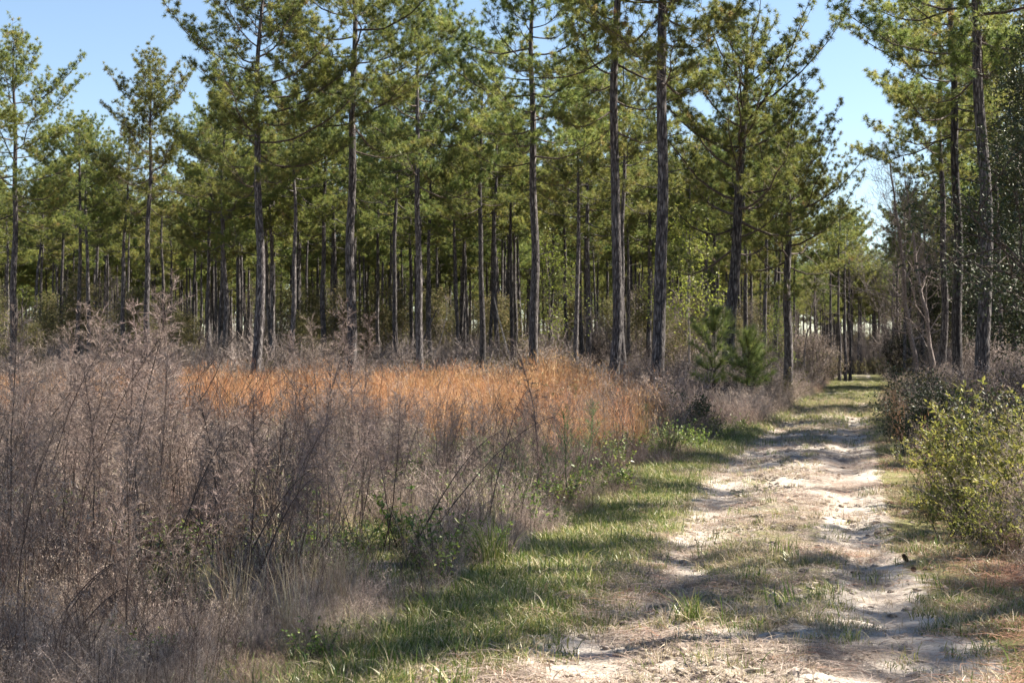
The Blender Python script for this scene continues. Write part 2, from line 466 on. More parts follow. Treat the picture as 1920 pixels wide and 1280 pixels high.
# ----------------------------------------------------------------- pines
def pine(seed, H, cb, spread, nl, r0, nn=42, nlen=0.205, nw=0.017, dens=2.05, sep_limbs=False, yshift=0.0, bushy=1.0):
    rng = rs(seed)
    tr = G()
    nz = 30
    z = np.linspace(0, 1, nz) ** 1.1 * H
    ph = rng.rand(4) * 6
    amp = 0.05 + 0.10 * rng.rand()
    ax = lambda zz: np.stack([amp * np.sin(zz * 0.35 + ph[0]) * np.minimum(1, zz / 3) + 0.04 * np.sin(zz * 1.1 + ph[1]), amp * np.cos(zz * 0.3 + ph[2]) * np.minimum(1, zz / 3), zz], -1)
    r0 *= 1.2
    rad = lambda zz: r0 * (np.clip(1 - zz / H, 0, 1) ** 0.62 * 0.94 + 0.02) + r0 * 0.4 * np.exp(-zz / 0.45)
    tr.tube(ax(z), rad(z), 12, 0, 0.5, 1 + 0.06 * (rng.rand(nz, 12) - 0.5))
    limbs = []; tp = []; td = []; tt = []; TA = []; TB = []
    for i in range(nl):
        t = (i + rng.rand() * 0.8) / nl
        zz = H * (cb + (0.985 - cb) * t ** 0.92)
        az = i * 2.4 + rng.randn() * 0.4
        f = (1 - t ** 2.0) ** 0.85 * (0.72 + 0.36 * min(1, t / 0.2))
        Lb = max(0.5, spread * f * (0.55 + 0.65 * rng.rand()) + 0.35)
        el = R((-4 if bushy < 2 else 6) + 58 * t ** 1.1 + rng.randn() * 8)
        h = np.array([math.cos(az), math.sin(az), 0]); lat = np.array([-math.sin(az), math.cos(az), 0])
        s = np.linspace(0, 1, 8)
        wob = np.cumsum(rng.randn(8)) * 0.05 * Lb * s; wob2 = np.cumsum(rng.randn(8)) * 0.035 * Lb * s
        o = ax(np.array([zz]))[0]
        up = math.sin(el) * s + 0.26 * s ** 2 - 0.10 * np.sin(s * PI)
        pts = o + h * (Lb * s * math.cos(el))[:, None] + lat * wob[:, None] + np.array([0, 0, 1.0]) * (Lb * up + wob2)[:, None]
        lr = (0.010 + 0.0075 * Lb + 0.0035 * (bushy - 1)) * (1 - 0.85 * s)
        lg = G(); lg.tube(pts, lr, 6, 0, 0.5)
        # side twigs, each with short shoots that end in a round tuft of needles
        nsd = max(3, int(Lb / 0.27 * dens))
        for j in range(nsd):
            ss = 0.25 + 0.75 * (j + rng.rand()) / nsd
            if t > 0.7: ss = 0.08 + 0.92 * (j + rng.rand()) / nsd
            ss = min(ss, 0.995)
            p = np.array([np.interp(ss, s, pts[:, k]) for k in range(3)])
            k = min(6, int(ss * 7)); tg = nrm(pts[k + 1] - pts[k])
            sg = 1 if j % 2 else -1
            an = sg * R(25 + 50 * rng.rand())
            d = tg * math.cos(an) + nrm(np.cross(tg, [0, 0, 1.0])) * math.sin(an)
            d = nrm(d + np.array([0, 0, 0.05 + 0.7 * rng.rand()]))
            l = (0.28 + 0.36 * Lb * (1.05 - ss)) * (0.5 + 0.8 * rng.rand())
            q = np.stack([p, p + d * l * 0.5 + [0, 0, -0.03 * l], p + d * l + [0, 0, 0.12 * l]])
            lg.tube(q, [0.010, 0.007, 0.005], 3, 0, 0.5)
            nt_ = max(1, int(l / 0.24))
            for a in range(nt_):
                fr = 0.3 + 0.7 * (a + 0.5) / nt_
                b0 = p + (q[2] - p) * fr
                sd_ = nrm(d * 0.5 + rng.randn(3) * 0.75 + [0, 0, 0.35]); b1 = b0 + sd_ * (0.10 + 0.26 * rng.rand())
                tp.append(b1); td.append(nrm(sd_ + [0, 0, 0.25])); tt.append(rng.rand())
                TA.append(b0); TB.append(b1)
            tp.append(q[2]); td.append(nrm(d + [0, 0, 0.3])); tt.append(rng.rand())
        tp.append(pts[-1]); td.append(nrm(pts[-1] - pts[-2] + [0, 0, 0.2])); tt.append(rng.rand())
        limbs.append(lg)
    # a few dead stubs below the crown
    for i in range(5):
        zz = H * cb * (0.55 + 0.43 * rng.rand()); az = rng.rand() * 6.28
        o = ax(np.array([zz]))[0]; h = np.array([math.cos(az), math.sin(az), 0.25]); l = 0.25 + 0.9 * rng.rand()
        tr.tube(np.stack([o, o + h * l * 0.5, o + h * l + [0, 0, -0.06]]), [0.022, 0.015, 0.006], 4, 0, 0.5)
    P = np.array(tp); D = np.array(td); TT = np.array(tt)
    TT = np.clip(0.15 + 0.75 * TT + 0.10 * np.sin(P[:, 0] * 1.3 + P[:, 2] * 0.9 + seed), 0, 1)
    n = len(P)
    pr = np.repeat(P, nn, 0); dr = np.repeat(D, nn, 0)
    a = nrm(np.cross(dr, rng.randn(n * nn, 3)))
    th = R(10) + (R(112) - R(10)) * rng.rand(n * nn, 1) ** 0.8
    nd = dr * np.cos(th) + a * np.sin(th)
    base = pr - dr * 0.12 * rng.rand(n * nn, 1)
    ln = nlen * (0.65 + 0.5 * rng.rand(n * nn, 1))
    side = nrm(np.cross(nd, rng.randn(n * nn, 3)))
    cr = G(); cr.ribbons(base, base + nd * ln + [0, 0, -0.015], nw, side, 0, np.repeat(TT, nn))
    TA = np.array(TA); TB = np.array(TB); cr.ribbons(TA, TB, 0.014, nrm(np.cross(TB - TA, rng.randn(len(TA), 3))), 0, 0.97)
    return dict(trunk=tr, limbs=limbs, crown=cr, H=H)


def finish(a, sep):
    o = {'H': a['H'], 'crown': a['crown'].mesh('pine_crown', [M['needle']]), 'limbs': []}
    if sep:
        o['limbs'] = [g.mesh('pine_limb', [M['limb']]) for g in a['limbs']]
    j = G()
    for g in [a['trunk']] + a['limbs']:
        for v, t, m_, A_, S_ in zip(g.V, g.T, g.M, g.A, g.S):
            j.V.append(v); j.T.append(t + j.n); j.M.append(m_); j.A.append(A_); j.S.append(S_)
        j.n += g.n
    o['trunk_all'] = j.mesh('pine_trunk_and_limbs', [M['bark']])
    if not sep:
        w_ = G()
        for g, mi in ((j, 0), (a['crown'], 1)):
            for v, t, m_, A_, S_ in zip(g.V, g.T, g.M, g.A, g.S):
                w_.V.append(v); w_.T.append(t + w_.n); w_.M.append(np.full(len(t), mi)); w_.A.append(A_); w_.S.append(S_)
            w_.n += g.n
        o['whole'] = w_.mesh('pine_whole', [M['bark'], M['needle']])
    o['trunk'] = a['trunk'].mesh('pine_trunk', [M['bark']])
    return o


ARCH = {
    'A': finish(pine(1, 20, .49, 4.3, 40, .180), True),
    'B': finish(pine(2, 20, .54, 3.7, 36, .170), True),
    'C': finish(pine(3, 20, .48, 4.6, 42, .185), True),
    'D': finish(pine(4, 19, .62, 3.0, 30, .160), True),
    'E': finish(pine(5, 19, .60, 3.3, 32, .165), True),
    'F': finish(pine(6, 14, .40, 4.5, 42, .220, dens=1.4, bushy=5), True),
    'T': finish(pine(7, 26, .38, 4.6, 40, .180), True),
    'U': finish(pine(8, 26, .40, 5.0, 42, .190), True),
    'S': finish(pine(9, 18, .66, 2.8, 24, .150, nn=16, nlen=.28, nw=.040, dens=1.7), False),
    'X': finish(pine(10, 18, .63, 3.1, 26, .150, nn=16, nlen=.28, nw=.040, dens=1.7), False),
}


def put_pine(px, d, arch, H, label, lean=0.0, limbs=False, group=None, yaw=None, thick=1.0, x=None, rng=random.Random(5)):
    a = ARCH[arch]
    X = at(px, d) if x is None else x
    s = H / a['H']
    yw = rng.uniform(0, 6.28) if yaw is None else yaw
    e = (Matrix.Rotation(R(lean), 3, 'Y') @ Matrix.Rotation(yw, 3, 'Z')).to_euler()
    o = thing('pine_tree', label, 'pine tree', (X, d, hz(X, d) - 0.08), e, (s * thick, s * thick, s), group)
    tr = part('trunk', a['trunk'] if limbs else a['trunk_all'], o)
    if limbs:
        for g in a['limbs']: part('limb', g, tr)
    part('crown', a['crown'], o)
    return o


# the pines one would point at, with every limb its own piece
put_pine(25, 82, 'C', 20.8, 'tall broad pine at the outer edge of the stand, crown cut off by the frame', limbs=True, yaw=1.0)
put_pine(278, 82, 'B', 19.6, 'pine with a rounded top standing clear against the blue sky', limbs=True, yaw=0.4)
put_pine(474, 52, 'C', 17.0, 'thick smooth dark pine with a low limb reaching out over the field', lean=1.4, limbs=True, yaw=2.4, thick=1.05)
put_pine(660, 55, 'A', 20.0, 'straight pine with tiers of open limbs and tufts low on its trunk', limbs=True, yaw=0.2, thick=1.0)
put_pine(788, 72, 'C', 21.5, 'slightly bent pine with yellowish needles beside the gap of sky', lean=-0.6, limbs=True, yaw=4.0, thick=0.85)
put_pine(903, 74, 'B', 17.6, 'medium pine with a short top below its taller neighbours', limbs=True, yaw=2.0)
put_pine(1000, 60, 'A', 20.5, 'pine with long rising limbs and a broad open crown over the orange grass', limbs=True, yaw=3.5)
put_pine(1145, 49, 'T', 25.5, 'tall bare-stemmed pine leaning slightly, second nearest to the track', lean=1.5, limbs=True, yaw=1.2, thick=0.95)
put_pine(1229, 46, 'U', 26, 'tallest bare-stemmed pine, at the end of the orange grass by the track', lean=1.3, limbs=True, yaw=5.2, thick=1.0)
put_pine(1362, 54, 'F', 14.6, 'bushy dark green pine with heavy low limbs, leaning towards the track', lean=3.4, limbs=True, yaw=0.6, thick=1.0)
put_pine(1476, 60, 'F', 12.2, 'stout pine close to the track with foliage hanging over it', lean=0.8, limbs=True, yaw=2.9, thick=0.95)
put_pine(1835, 46, 'C', 22.5, 'thickest pine on the shaded side of the track, trunk charred at its base', lean=0.5, limbs=True, yaw=2.2, thick=1.0)
put_pine(1795, 58, 'A', 22.0, 'middle pine of the three trunks on the shaded side of the track', lean=-0.3, limbs=True, yaw=3.0, thick=0.98)
put_pine(1768, 72, 'B', 21.0, 'slimmest pine of the three trunks on the shaded side of the track', limbs=True, yaw=2.6, thick=0.98)

# the trunks between them, named by the big pine they follow
ANCH = [(25, 'the broad pine at the outer edge'), (278, 'the round-topped pine'), (474, 'the thick dark pine with the low limb'),
        (660, 'the straight pine with tiered limbs'), (788, 'the bent yellowish pine'), (903, 'the short-topped medium pine'),
        (1000, 'the broad-crowned pine'), (1145, 'the leaning bare-stemmed pine'), (1229, 'the tallest bare-stemmed pine'),
        (1362, 'the bushy leaning pine'), (1476, 'the stout pine by the track'), (1650, 'the end of the track'), (1835, 'the charred pine')]
ORD = ['first', 'second', 'third', 'fourth', 'fifth', 'sixth', 'seventh', 'eighth', 'ninth', 'tenth', 'eleventh', 'twelfth']
MID = [(60, 118, 'D', 18, 3.2), (116, 112, 'E', 18, 0), (145, 88, 'B', 17, 0.4), (163, 100, 'D', 18.5, 0), (181, 118, 'E', 18.5, 0), (201, 135, 'S', 18, 0),
       (227, 90, 'E', 16.5, 1.5), (242, 130, 'X', 18, 0), (305, 112, 'D', 17, 0), (363, 118, 'E', 18, 0), (390, 95, 'A', 17.5, 0.5), (418, 90, 'C', 19.0, 0.3), (404, 150, 'S', 18, 0),
       (512, 104, 'B', 20, 0), (550, 88, 'E', 19, 0), (607, 92, 'A', 20, 0), (574, 140, 'S', 20, 0), (622, 150, 'X', 19, 0), (632, 158, 'S', 19, 0), (680, 150, 'X', 20, 0), (703, 160, 'S', 20, 0),
       (742, 86, 'B', 18.5, 0), (752, 140, 'X', 18, 0), (770, 112, 'E', 20, 0), (806, 95, 'D', 18.5, 0), (827, 160, 'S', 18, 0), (842, 165, 'X', 18, 0), (855, 95, 'D', 16, 0), (873, 170, 'S', 18, 0),
       (930, 93, 'E', 19, 0), (945, 130, 'B', 20, 0), (914, 160, 'S', 19, 0), (976, 160, 'X', 20, 0), (1018, 165, 'S', 20, 0), (1030, 150, 'X', 19, 0),
       (1082, 84, 'D', 18, 0), (1089, 98, 'E', 19, 0), (1103, 92, 'A', 20, 0), (1060, 170, 'S', 19, 0), (1168, 82, 'B', 20, 0), (1190, 150, 'X', 20, 0), (1217, 102, 'A', 20, 0), (1241, 160, 'S', 20, 0),
       (1317, 130, 'X', 18, 0), (1327, 102, 'B', 19, 0), (1338, 100, 'E', 18, 0), (1290, 150, 'S', 19, 0), (1396, 77, 'B', 16, 0), (1407, 110, 'D', 17, 0), (1425, 150, 'X', 18, 0), (1490, 135, 'S', 16, 0),
       (1530, 170, 'X', 19, 0), (1557, 160, 'S', 19, 0), (1574, 135, 'X', 17, 0), (1585, 140, 'S', 17, 0), (1594, 146, 'X', 17.5, 0),
       (1697, 92, 'S', 12, 0), (1705, 98, 'D', 14, 0), (1726, 125, 'X', 17, 0), (1873, 84, 'E', 21, 0), (1905, 76, 'B', 21, 0)]
cnt = {}
for px, d, ar, H, ln in sorted(MID):
    k = max(i for i, (ax_, _) in enumerate(ANCH) if ax_ <= px + 6)
    cnt[k] = cnt.get(k, 0) + 1
    nm = ANCH[k][1]
    put_pine(px, d, ar, H, '%s slim pine trunk along from %s' % (ORD[cnt[k] - 1], nm), lean=ln, thick=0.95)

def near_anchor(px):
    return min(ANCH, key=lambda a: abs(a[0] - px))[1]


# slim pines deeper in: nothing tells them apart but the big pine they are seen past
rng = random.Random(11)
taken = [(at(p, d), d) for p, d, *_ in MID]
n = 0
while n < 200:
    d = 92 + 143 * rng.random() ** 2.0
    px = rng.uniform(-120, 2060)
    X = at(px, d)
    if path_l(d) - 3.0 < X < path_r(d) + 3.0: continue
    if px < 380 and d < 120: continue
    if any((X - a) ** 2 + (d - b) ** 2 < 9 for a, b in taken): continue
    taken.append((X, d)); n += 1
    lf = X < path_l(d)
    H = rng.uniform(15.5, 18.5) if px < 330 else rng.uniform(16, 20.5)
    if 1480 < px < 1760: H = rng.uniform(11, 14)
    put_pine(px, d, rng.choice('SX'), H,
             'slim distant pine of the %s past %s' % ('stand' if lf else 'shaded wood', near_anchor(px)),
             group='distant pines past ' + near_anchor(px), rng=rng, lean=rng.uniform(-1.8, 1.8), thick=rng.uniform(0.8, 1.15))

# the wood goes on past the frame to the right; its pines throw the shade across the track
for (x, y, ar, H) in [(9.6, 10.6, 'S', 18), (14.2, 14.6, 'D', 20), (13.5, 3.0, 'D', 21), (20.0, 28.0, 'D', 20), (19.0, 34.5, 'B', 20),
                      (25.0, 38.0, 'E', 21), (8.5, -3.0, 'E', 20), (29.0, 29.0, 'D', 21), (12.0, 20.4, 'S', 17)]:
    put_pine(0, y, ar, H, 'pine of the shaded wood standing past the frame', group='pines past the frame', x=x, rng=rng)

# far wood: past these the crowns read as one mass
rr = rs(21)
pts = []
while len(pts) < 900:
    d = 150 + 270 * rr.rand() ** 1.2 if len(pts) < 830 else rr.uniform(245, 330); px = rr.uniform(-250, 2200) if len(pts) < 830 else rr.uniform(1540, 1740); X = at(px, d)
    if path_l(d) - 1.5 < X < path_r(d) + 1.5 and d < 245 or (1440 < px < 1780 and d < 245): continue
    pts.append((X, d, -0.1))
pts = np.array(pts)
rot = np.stack([np.zeros(len(pts)), np.zeros(len(pts)), rr.rand(len(pts)) * 6.28], 1)
scatter('far_wood', pts, rot, rr.uniform(0.95, 1.3, len(pts)), rr.randint(0, 2, len(pts)), [proto('far_pine', ARCH[k]['whole']) for k in ('S', 'X')])


# ----------------------------------------------------------------- broad-leaved trees, bare trees, shrubs
def branchy(g, rng, p, d, L, r, depth, tips, mat=0, spread=0.7, up=0.12, ns=4, fork=(2, 3), wig=0.18, minr=0.004, shrink=0.68, sides=None):
    pts = [np.array(p, float)]; d = nrm(np.array(d, float))
    for i in range(ns):
        d = nrm(d + rng.randn(3) * wig + np.array([0, 0, up]))
        pts.append(pts[-1] + d * L / ns)
    pts = np.array(pts)
    r1 = max(minr, r * 0.62)
    g.tube(pts, np.linspace(r, r1, ns + 1), sides or (7 if r > .05 else 4 if r > .015 else 3), mat, rng.rand())
    if depth == 0:
        tips.append((pts[-1], d)); tips.append((pts[-2], d)); return
    for j in range(rng.randint(fork[0], fork[1] + 1)):
        nd = nrm(d + rng.randn(3) * spread)
        branchy(g, rng, pts[-1], nd, L * shrink * (0.75 + 0.5 * rng.rand()), r1, depth - 1, tips, mat, spread, up, max(2, ns - 1), fork, wig, minr, shrink, sides)
    for j in range(1, ns):
        if rng.rand() < 0.6:
            nd = nrm(d * 0.5 + rng.randn(3) * spread)
            branchy(g, rng, pts[j], nd, L * shrink * 0.7 * (0.6 + 0.6 * rng.rand()), r1 * 0.6, max(0, depth - 2), tips, mat, spread, up, 2, fork, wig, minr, shrink, sides)


def foliage(g, rng, tips, n, rad, ln, wd, mat=0, droop=0.0, squash=1.0):
    P = np.array([t[0] for t in tips]); D = np.array([t[1] for t in tips])
    P = np.repeat(P, n, 0); D = np.repeat(D, n, 0); m = len(P)
    P = P + rng.randn(m, 3) * rad * np.array([1, 1, squash])
    dd = nrm(D * 0.5 + rng.randn(m, 3) * 0.8 + [0, 0, -droop])
    g.leaves(P, dd, nrm(rng.randn(m, 3) * 0.7 + [0, 0, 0.8]), ln * (0.6 + 0.7 * rng.rand(m)), wd * (0.7 + 0.5 * rng.rand(m)), mat, np.clip(0.5 + 0.28 * rng.randn(m), 0, 1))


def broadleaf(seed, H, leafm, leafn, ll, lw, tr=0.14, depth=4, spread=.6, rad=.28, low=0.25, barkm='greybark', up=.12):
    rng = rs(seed); g = G(); tips = []
    # leader with limbs all the way from low down
    z = np.linspace(0, H * 0.93, 14); ax = np.stack([np.cumsum(rng.randn(14)) * .06, np.cumsum(rng.randn(14)) * .06, z], 1)
    g.tube(ax, tr * (1 - 0.9 * z / H) + .012 + tr * .35 * np.exp(-z / .4), 9, 0, .5)
    nl = int(9 + H * 1.6)
    for i in range(nl):
        t = low + (1 - low) * (i + rng.rand()) / nl
        k = t * 12.99; j = int(k); p = ax[j] + (ax[min(13, j + 1)] - ax[j]) * (k - j)
        az = i * 2.4 + rng.randn() * .4; el = R(10 + 55 * t + rng.randn() * 8)
        d = [math.cos(az) * math.cos(el), math.sin(az) * math.cos(el), math.sin(el)]
        L = H * .155 * (1.15 - t) ** .55 * (0.6 + .7 * rng.rand())
        branchy(g, rng, p, d, L, tr * .35 * (1.1 - t), depth - 1, tips, 0, spread, up, 4, (2, 3))
    c = G()
    if leafm: foliage(c, rng, tips, leafn, rad, ll, lw)
    return dict(wood=g.mesh('wood', [M[barkm]]), leaves=c.mesh('leaves', [M[leafm]]) if leafm else None, n=len(tips))


def put_tree(kind, a, X, d, label, cat, sc=1.0, yaw=0.0, group=None, lean=0.0, tn='trunk', cn='crown'):
    e = (Matrix.Rotation(R(lean), 3, 'Y') @ Matrix.Rotation(yaw, 3, 'Z')).to_euler()
    o = thing(kind, label, cat, (X, d, hz(X, d) - 0.05), e, sc, group)
    part(tn, a['wood'], o)
    if a['leaves']: part(cn, a['leaves'], o)
    return o


OAK = [broadleaf(31, 13, 'leaf_d', 15, .13, .06, .16, 4, .62, .20, .14, 'limb'), broadleaf(32, 11, 'leaf_d', 15, .13, .06, .13, 4, .62, .20, .10, 'limb')]
for px, d, k, sc, yaw, lab in [(1965, 88, 0, 1.4, 1.7, 'tall dark evergreen tree filling the gap beside the charred pine'),
                               (2040, 53, 1, 1.4, .7, 'tall dark evergreen tree nearest the frame edge behind the bushes'),
                               (1856, 104, 0, 1.35, 3.9, 'dark evergreen tree rising between the middle pine and the charred pine'),
                               (1968, 50, 1, 1.25, 5.6, 'dark evergreen tree at the frame edge, its leaves behind the charred pine'),
                               (2010, 40, 0, 1.0, .3, 'dark glossy evergreen at the frame edge beside the charred pine'),
                               (1912, 95, 1, 1.3, 2.0, 'dark glossy evergreen tree directly behind the charred pine trunk'),
                               (2085, 31, 0, .95, 4.0, 'dense dark evergreen tree overhanging the yellow-green bushes'),
                               (1822, 100, 1, 1.15, 1.1, 'dark evergreen tree deep behind the three trunks'),
                               (2000, 66, 0, 1.1, 5.1, 'dark evergreen tree far back at the frame edge'),
                               (1750, 98, 1, .85, 3.1, 'dark evergreen low tree behind the slimmest of three pine trunks')]:
    put_tree('evergreen_oak', OAK[k], at(px, d), d, lab, 'evergreen tree', sc, yaw, 'evergreens of the shaded wood')

BARE = [broadleaf(41, 12, None, 0, 0, 0, .13, 5, .5, low=.22), broadleaf(42, 10, None, 0, 0, 0, .10, 5, .45, low=.2), broadleaf(43, 7, None, 0, 0, 0, .05, 4, .5, low=.25)]
for px, d, k, sc, yaw, ln, lab in [(1722, 84, 0, 1.25, .4, -6, 'grey leafless tree with fine spreading twigs beside the track'),
                                   (1690, 112, 0, 1.2, 2.4, -3, 'second grey leafless tree, farther along the track'),
                                   (1752, 73, 1, 1.2, 1.4, -10, 'leafless tree leaning over from behind the slimmest trunk'),
                                   (1672, 150, 0, 1.2, 3.4, 0, 'faint leafless tree near the far end of the track'),
                                   (1498, 84, 2, 1.0, 4.4, 8, 'small leafless tree with crooked branches past the stout pine'),
                                   (800, 92, 2, .9, .4, 14, 'crooked dark leafless tree leaning beside the bent yellowish pine'),
                                   (1535, 120, 2, 1.1, 2.0, 0, 'thin leafless tree among trunks left of the track')]:
    put_tree('bare_tree', BARE[k], at(px, d), d, lab, 'bare tree', sc, yaw, None, ln)
SPRING = [broadleaf(51, 9, 'leaf_s', 2, .16, .09, .06, 4, .6, .3, .3), broadleaf(52, 8, 'leaf_s', 1, .14, .08, .05, 4, .5, .3, .35)]
for px, d, k, sc, yaw, lab in [(1292, 74, 0, 1.05, 0, 'young tree with bright fresh yellow-green leaves behind the tallest bare-stemmed pine'),
                               (1030, 88, 1, 1.15, 2, 'thin young tree with sparse bright green leaves behind the broad-crowned pine'),
                               (1462, 74, 1, .6, 4, 'small bright green sapling beside the stout pine')]:
    put_tree('young_leafy_tree', SPRING[k], at(px, d), d, lab, 'young tree', sc, yaw)
# leaning dead stems
def stick(g, rng, L, r0, r1, bend=0.05, n=6, sides=6):
    z = np.linspace(0, L, n); w_ = np.cumsum(rng.randn(n, 2), 0) * bend * L / n
    g.tube(np.stack([w_[:, 0], w_[:, 1], z], 1), np.linspace(r0, r1, n), sides, 0, .5)
for px, d, L, lean, yw, lab in [(970, 92, 6.2, -14, 0, 'bleached dead stem leaning between slim trunks beside the broad-crowned pine'),
                                (1046, 90, 4.6, 16, 0, 'shorter bleached dead stem leaning behind the broad-crowned pine'),
                                (756, 88, 5.5, 22, 0, 'dark dead pole leaning across between the slim trunks')]:
    g = G(); stick(g, rs(int(px)), L, .085, .04)
    e = Matrix.Rotation(R(lean), 3, 'Y').to_euler(); X = at(px, d)
    thing('dead_tree', lab, 'dead tree', (X, d, hz(X, d) - .1), e, 1.0, None, g.mesh('dead_trunk', [M['deadwood' if px > 800 else 'bark']]))

# young pines at the end of the orange grass
def sapling(seed, H):
    rng = rs(seed); g = G(); c = G()
    z = np.linspace(0, H, 9); ax = np.stack([.04 * np.sin(z), .03 * np.cos(z * 1.3), z], 1); g.tube(ax, np.linspace(.035, .008, 9), 6)
    P = []; D = []
    for w_ in range(6):
        zz = H * (.36 + .58 * w_ / 5)
        for k in range(5 if w_ < 5 else 3):
            az = k * 1.256 + w_ + rng.randn() * .5; el = R(22 + 7 * w_ + rng.randn() * 12); l = (0.55, .85, .95, .85, .6, .35)[w_] * (.4 + .9 * rng.rand()) * H / 3.0
            d = np.array([math.cos(az) * math.cos(el), math.sin(az) * math.cos(el), math.sin(el)])
            p = np.array([0, 0, zz]); q = np.stack([p, p + d * l * .6, p + d * l + [0, 0, .18 * l]]); g.tube(q, [.014, .01, .006], 4)
            for f in (.3, .45, .6, .75, .9, 1.0): P.append(p + (q[2] - p) * f); D.append(nrm(d + [0, 0, .5]))
    P.append(ax[-1]); D.append(np.array([0, 0, 1.])); P = np.array(P); D = np.array(D)
    nn = 34; n = len(P) * nn; dr = np.repeat(D, nn, 0); a = nrm(np.cross(dr, rng.randn(n, 3))); th = R(8) + R(65) * rng.rand(n, 1)
    nd = dr * np.cos(th) + a * np.sin(th); b = np.repeat(P, nn, 0)
    c.ribbons(b, b + nd * .29 * (.7 + .5 * rng.rand(n, 1)), .011, nrm(np.cross(nd, rng.randn(n, 3))), 0, np.repeat(rng.rand(len(P)), nn))
    return dict(wood=g.mesh('sapling_trunk', [M['limb']]), leaves=c.mesh('sapling_needles', [M['young']]))
for px, d, H, lab in [(1338, 40, 3.0, 'light green young pine with long needles at the end of the orange grass'),
                      (1402, 45, 2.6, 'taller young pine growing in front of the bushy leaning pine'),
                      (1412, 49, 2.2, 'low young pine half hidden in brush, closer to the track')]:
    put_tree('pine_sapling', sapling(int(px), H), at(px, d), d, lab, 'young pine', 1.0, px)


# ----------------------------------------------------------------- field plants
def fennel(seed, H, lean=0.12, nb=50, full=1.0, droop=0.25):
    rng = rs(seed); st = G(); pl = G()
    k = 10; s = np.linspace(0, 1, k); az = rng.rand() * 6.28
    h = np.array([math.cos(az), math.sin(az), 0])
    ax = np.stack([np.zeros(k), np.zeros(k), s * H], 1) + h * (lean * H * s ** 2)[:, None] + np.cumsum(rng.randn(k, 3) * .008, 0)
    st.tube(ax, np.linspace(.009, .0024, k), 4, 0, rng.rand())
    A = []; B = []; W = []
    for i in range(nb):
        t = .38 + .61 * (i + rng.rand()) / nb
        p = np.array([np.interp(t, s, ax[:, c]) for c in range(3)])
        a = i * 2.4 + rng.randn() * .3; el = R(48 + 15 * rng.randn())
        d = np.array([math.cos(a) * math.cos(el), math.sin(a) * math.cos(el), math.sin(el)])
        l = H * .235 * (1.12 - t) ** .75 * (.6 + .8 * rng.rand()) * full + .05
        u = np.linspace(0, 1, 5)
        q = p + d * (l * u)[:, None] + np.array([0, 0, -1.0]) * (droop * l * u ** 2.2)[:, None] + h * (lean * .3 * l * u ** 2)[:, None]
        sd = nrm(np.cross(d, rng.randn(3)))
        pl.strips(q[None], np.array([[.0035, .003, .0025, .002, .001]]), sd[None], 0, rng.rand() * .6)
        m = int(10 + 30 * l); f = .12 + .88 * rng.rand(m); pp = np.stack([np.interp(f, u, q[:, c]) for c in range(3)], 1)
        dd = nrm(d * .8 + rng.randn(m, 3) * .55 + [0, 0, -.1])
        A.append(pp); B.append(pp + dd * (.035 + .06 * rng.rand(m, 1)) * (1.2 - .5 * f[:, None])); W.append(np.full(m, .0048))
    A = np.concatenate(A); B = np.concatenate(B); W = np.concatenate(W); n = len(A)
    pl.ribbons(A, B, W, nrm(np.cross(B - A, rng.randn(n, 3))), 0, rng.rand(n))
    return st, pl


def joined(name, parts):
    g = G(); mats = []
    for x, mname in parts:
        if mname not in mats: mats.append(mname)
        mi = mats.index(mname)
        for v, t, A_, S_ in zip(x.V, x.T, x.A, x.S):
            g.V.append(v); g.T.append(t + g.n); g.M.append(np.full(len(t), mi)); g.A.append(A_); g.S.append(S_)
        g.n += x.n
    return g.mesh(name, [M[m] for m in mats])


FEN = []
for i in range(7):
    s_, p_ = fennel(60 + i, 1.9, .05 + .05 * i, 52, 1.0, .2 + .05 * i)
    FEN.append((s_.mesh('fennel_stem', [M['fstem']]), p_.mesh('fennel_plume', [M['fennel']]), joined('fennel', [(s_, 'fstem'), (p_, 'fennel')])))


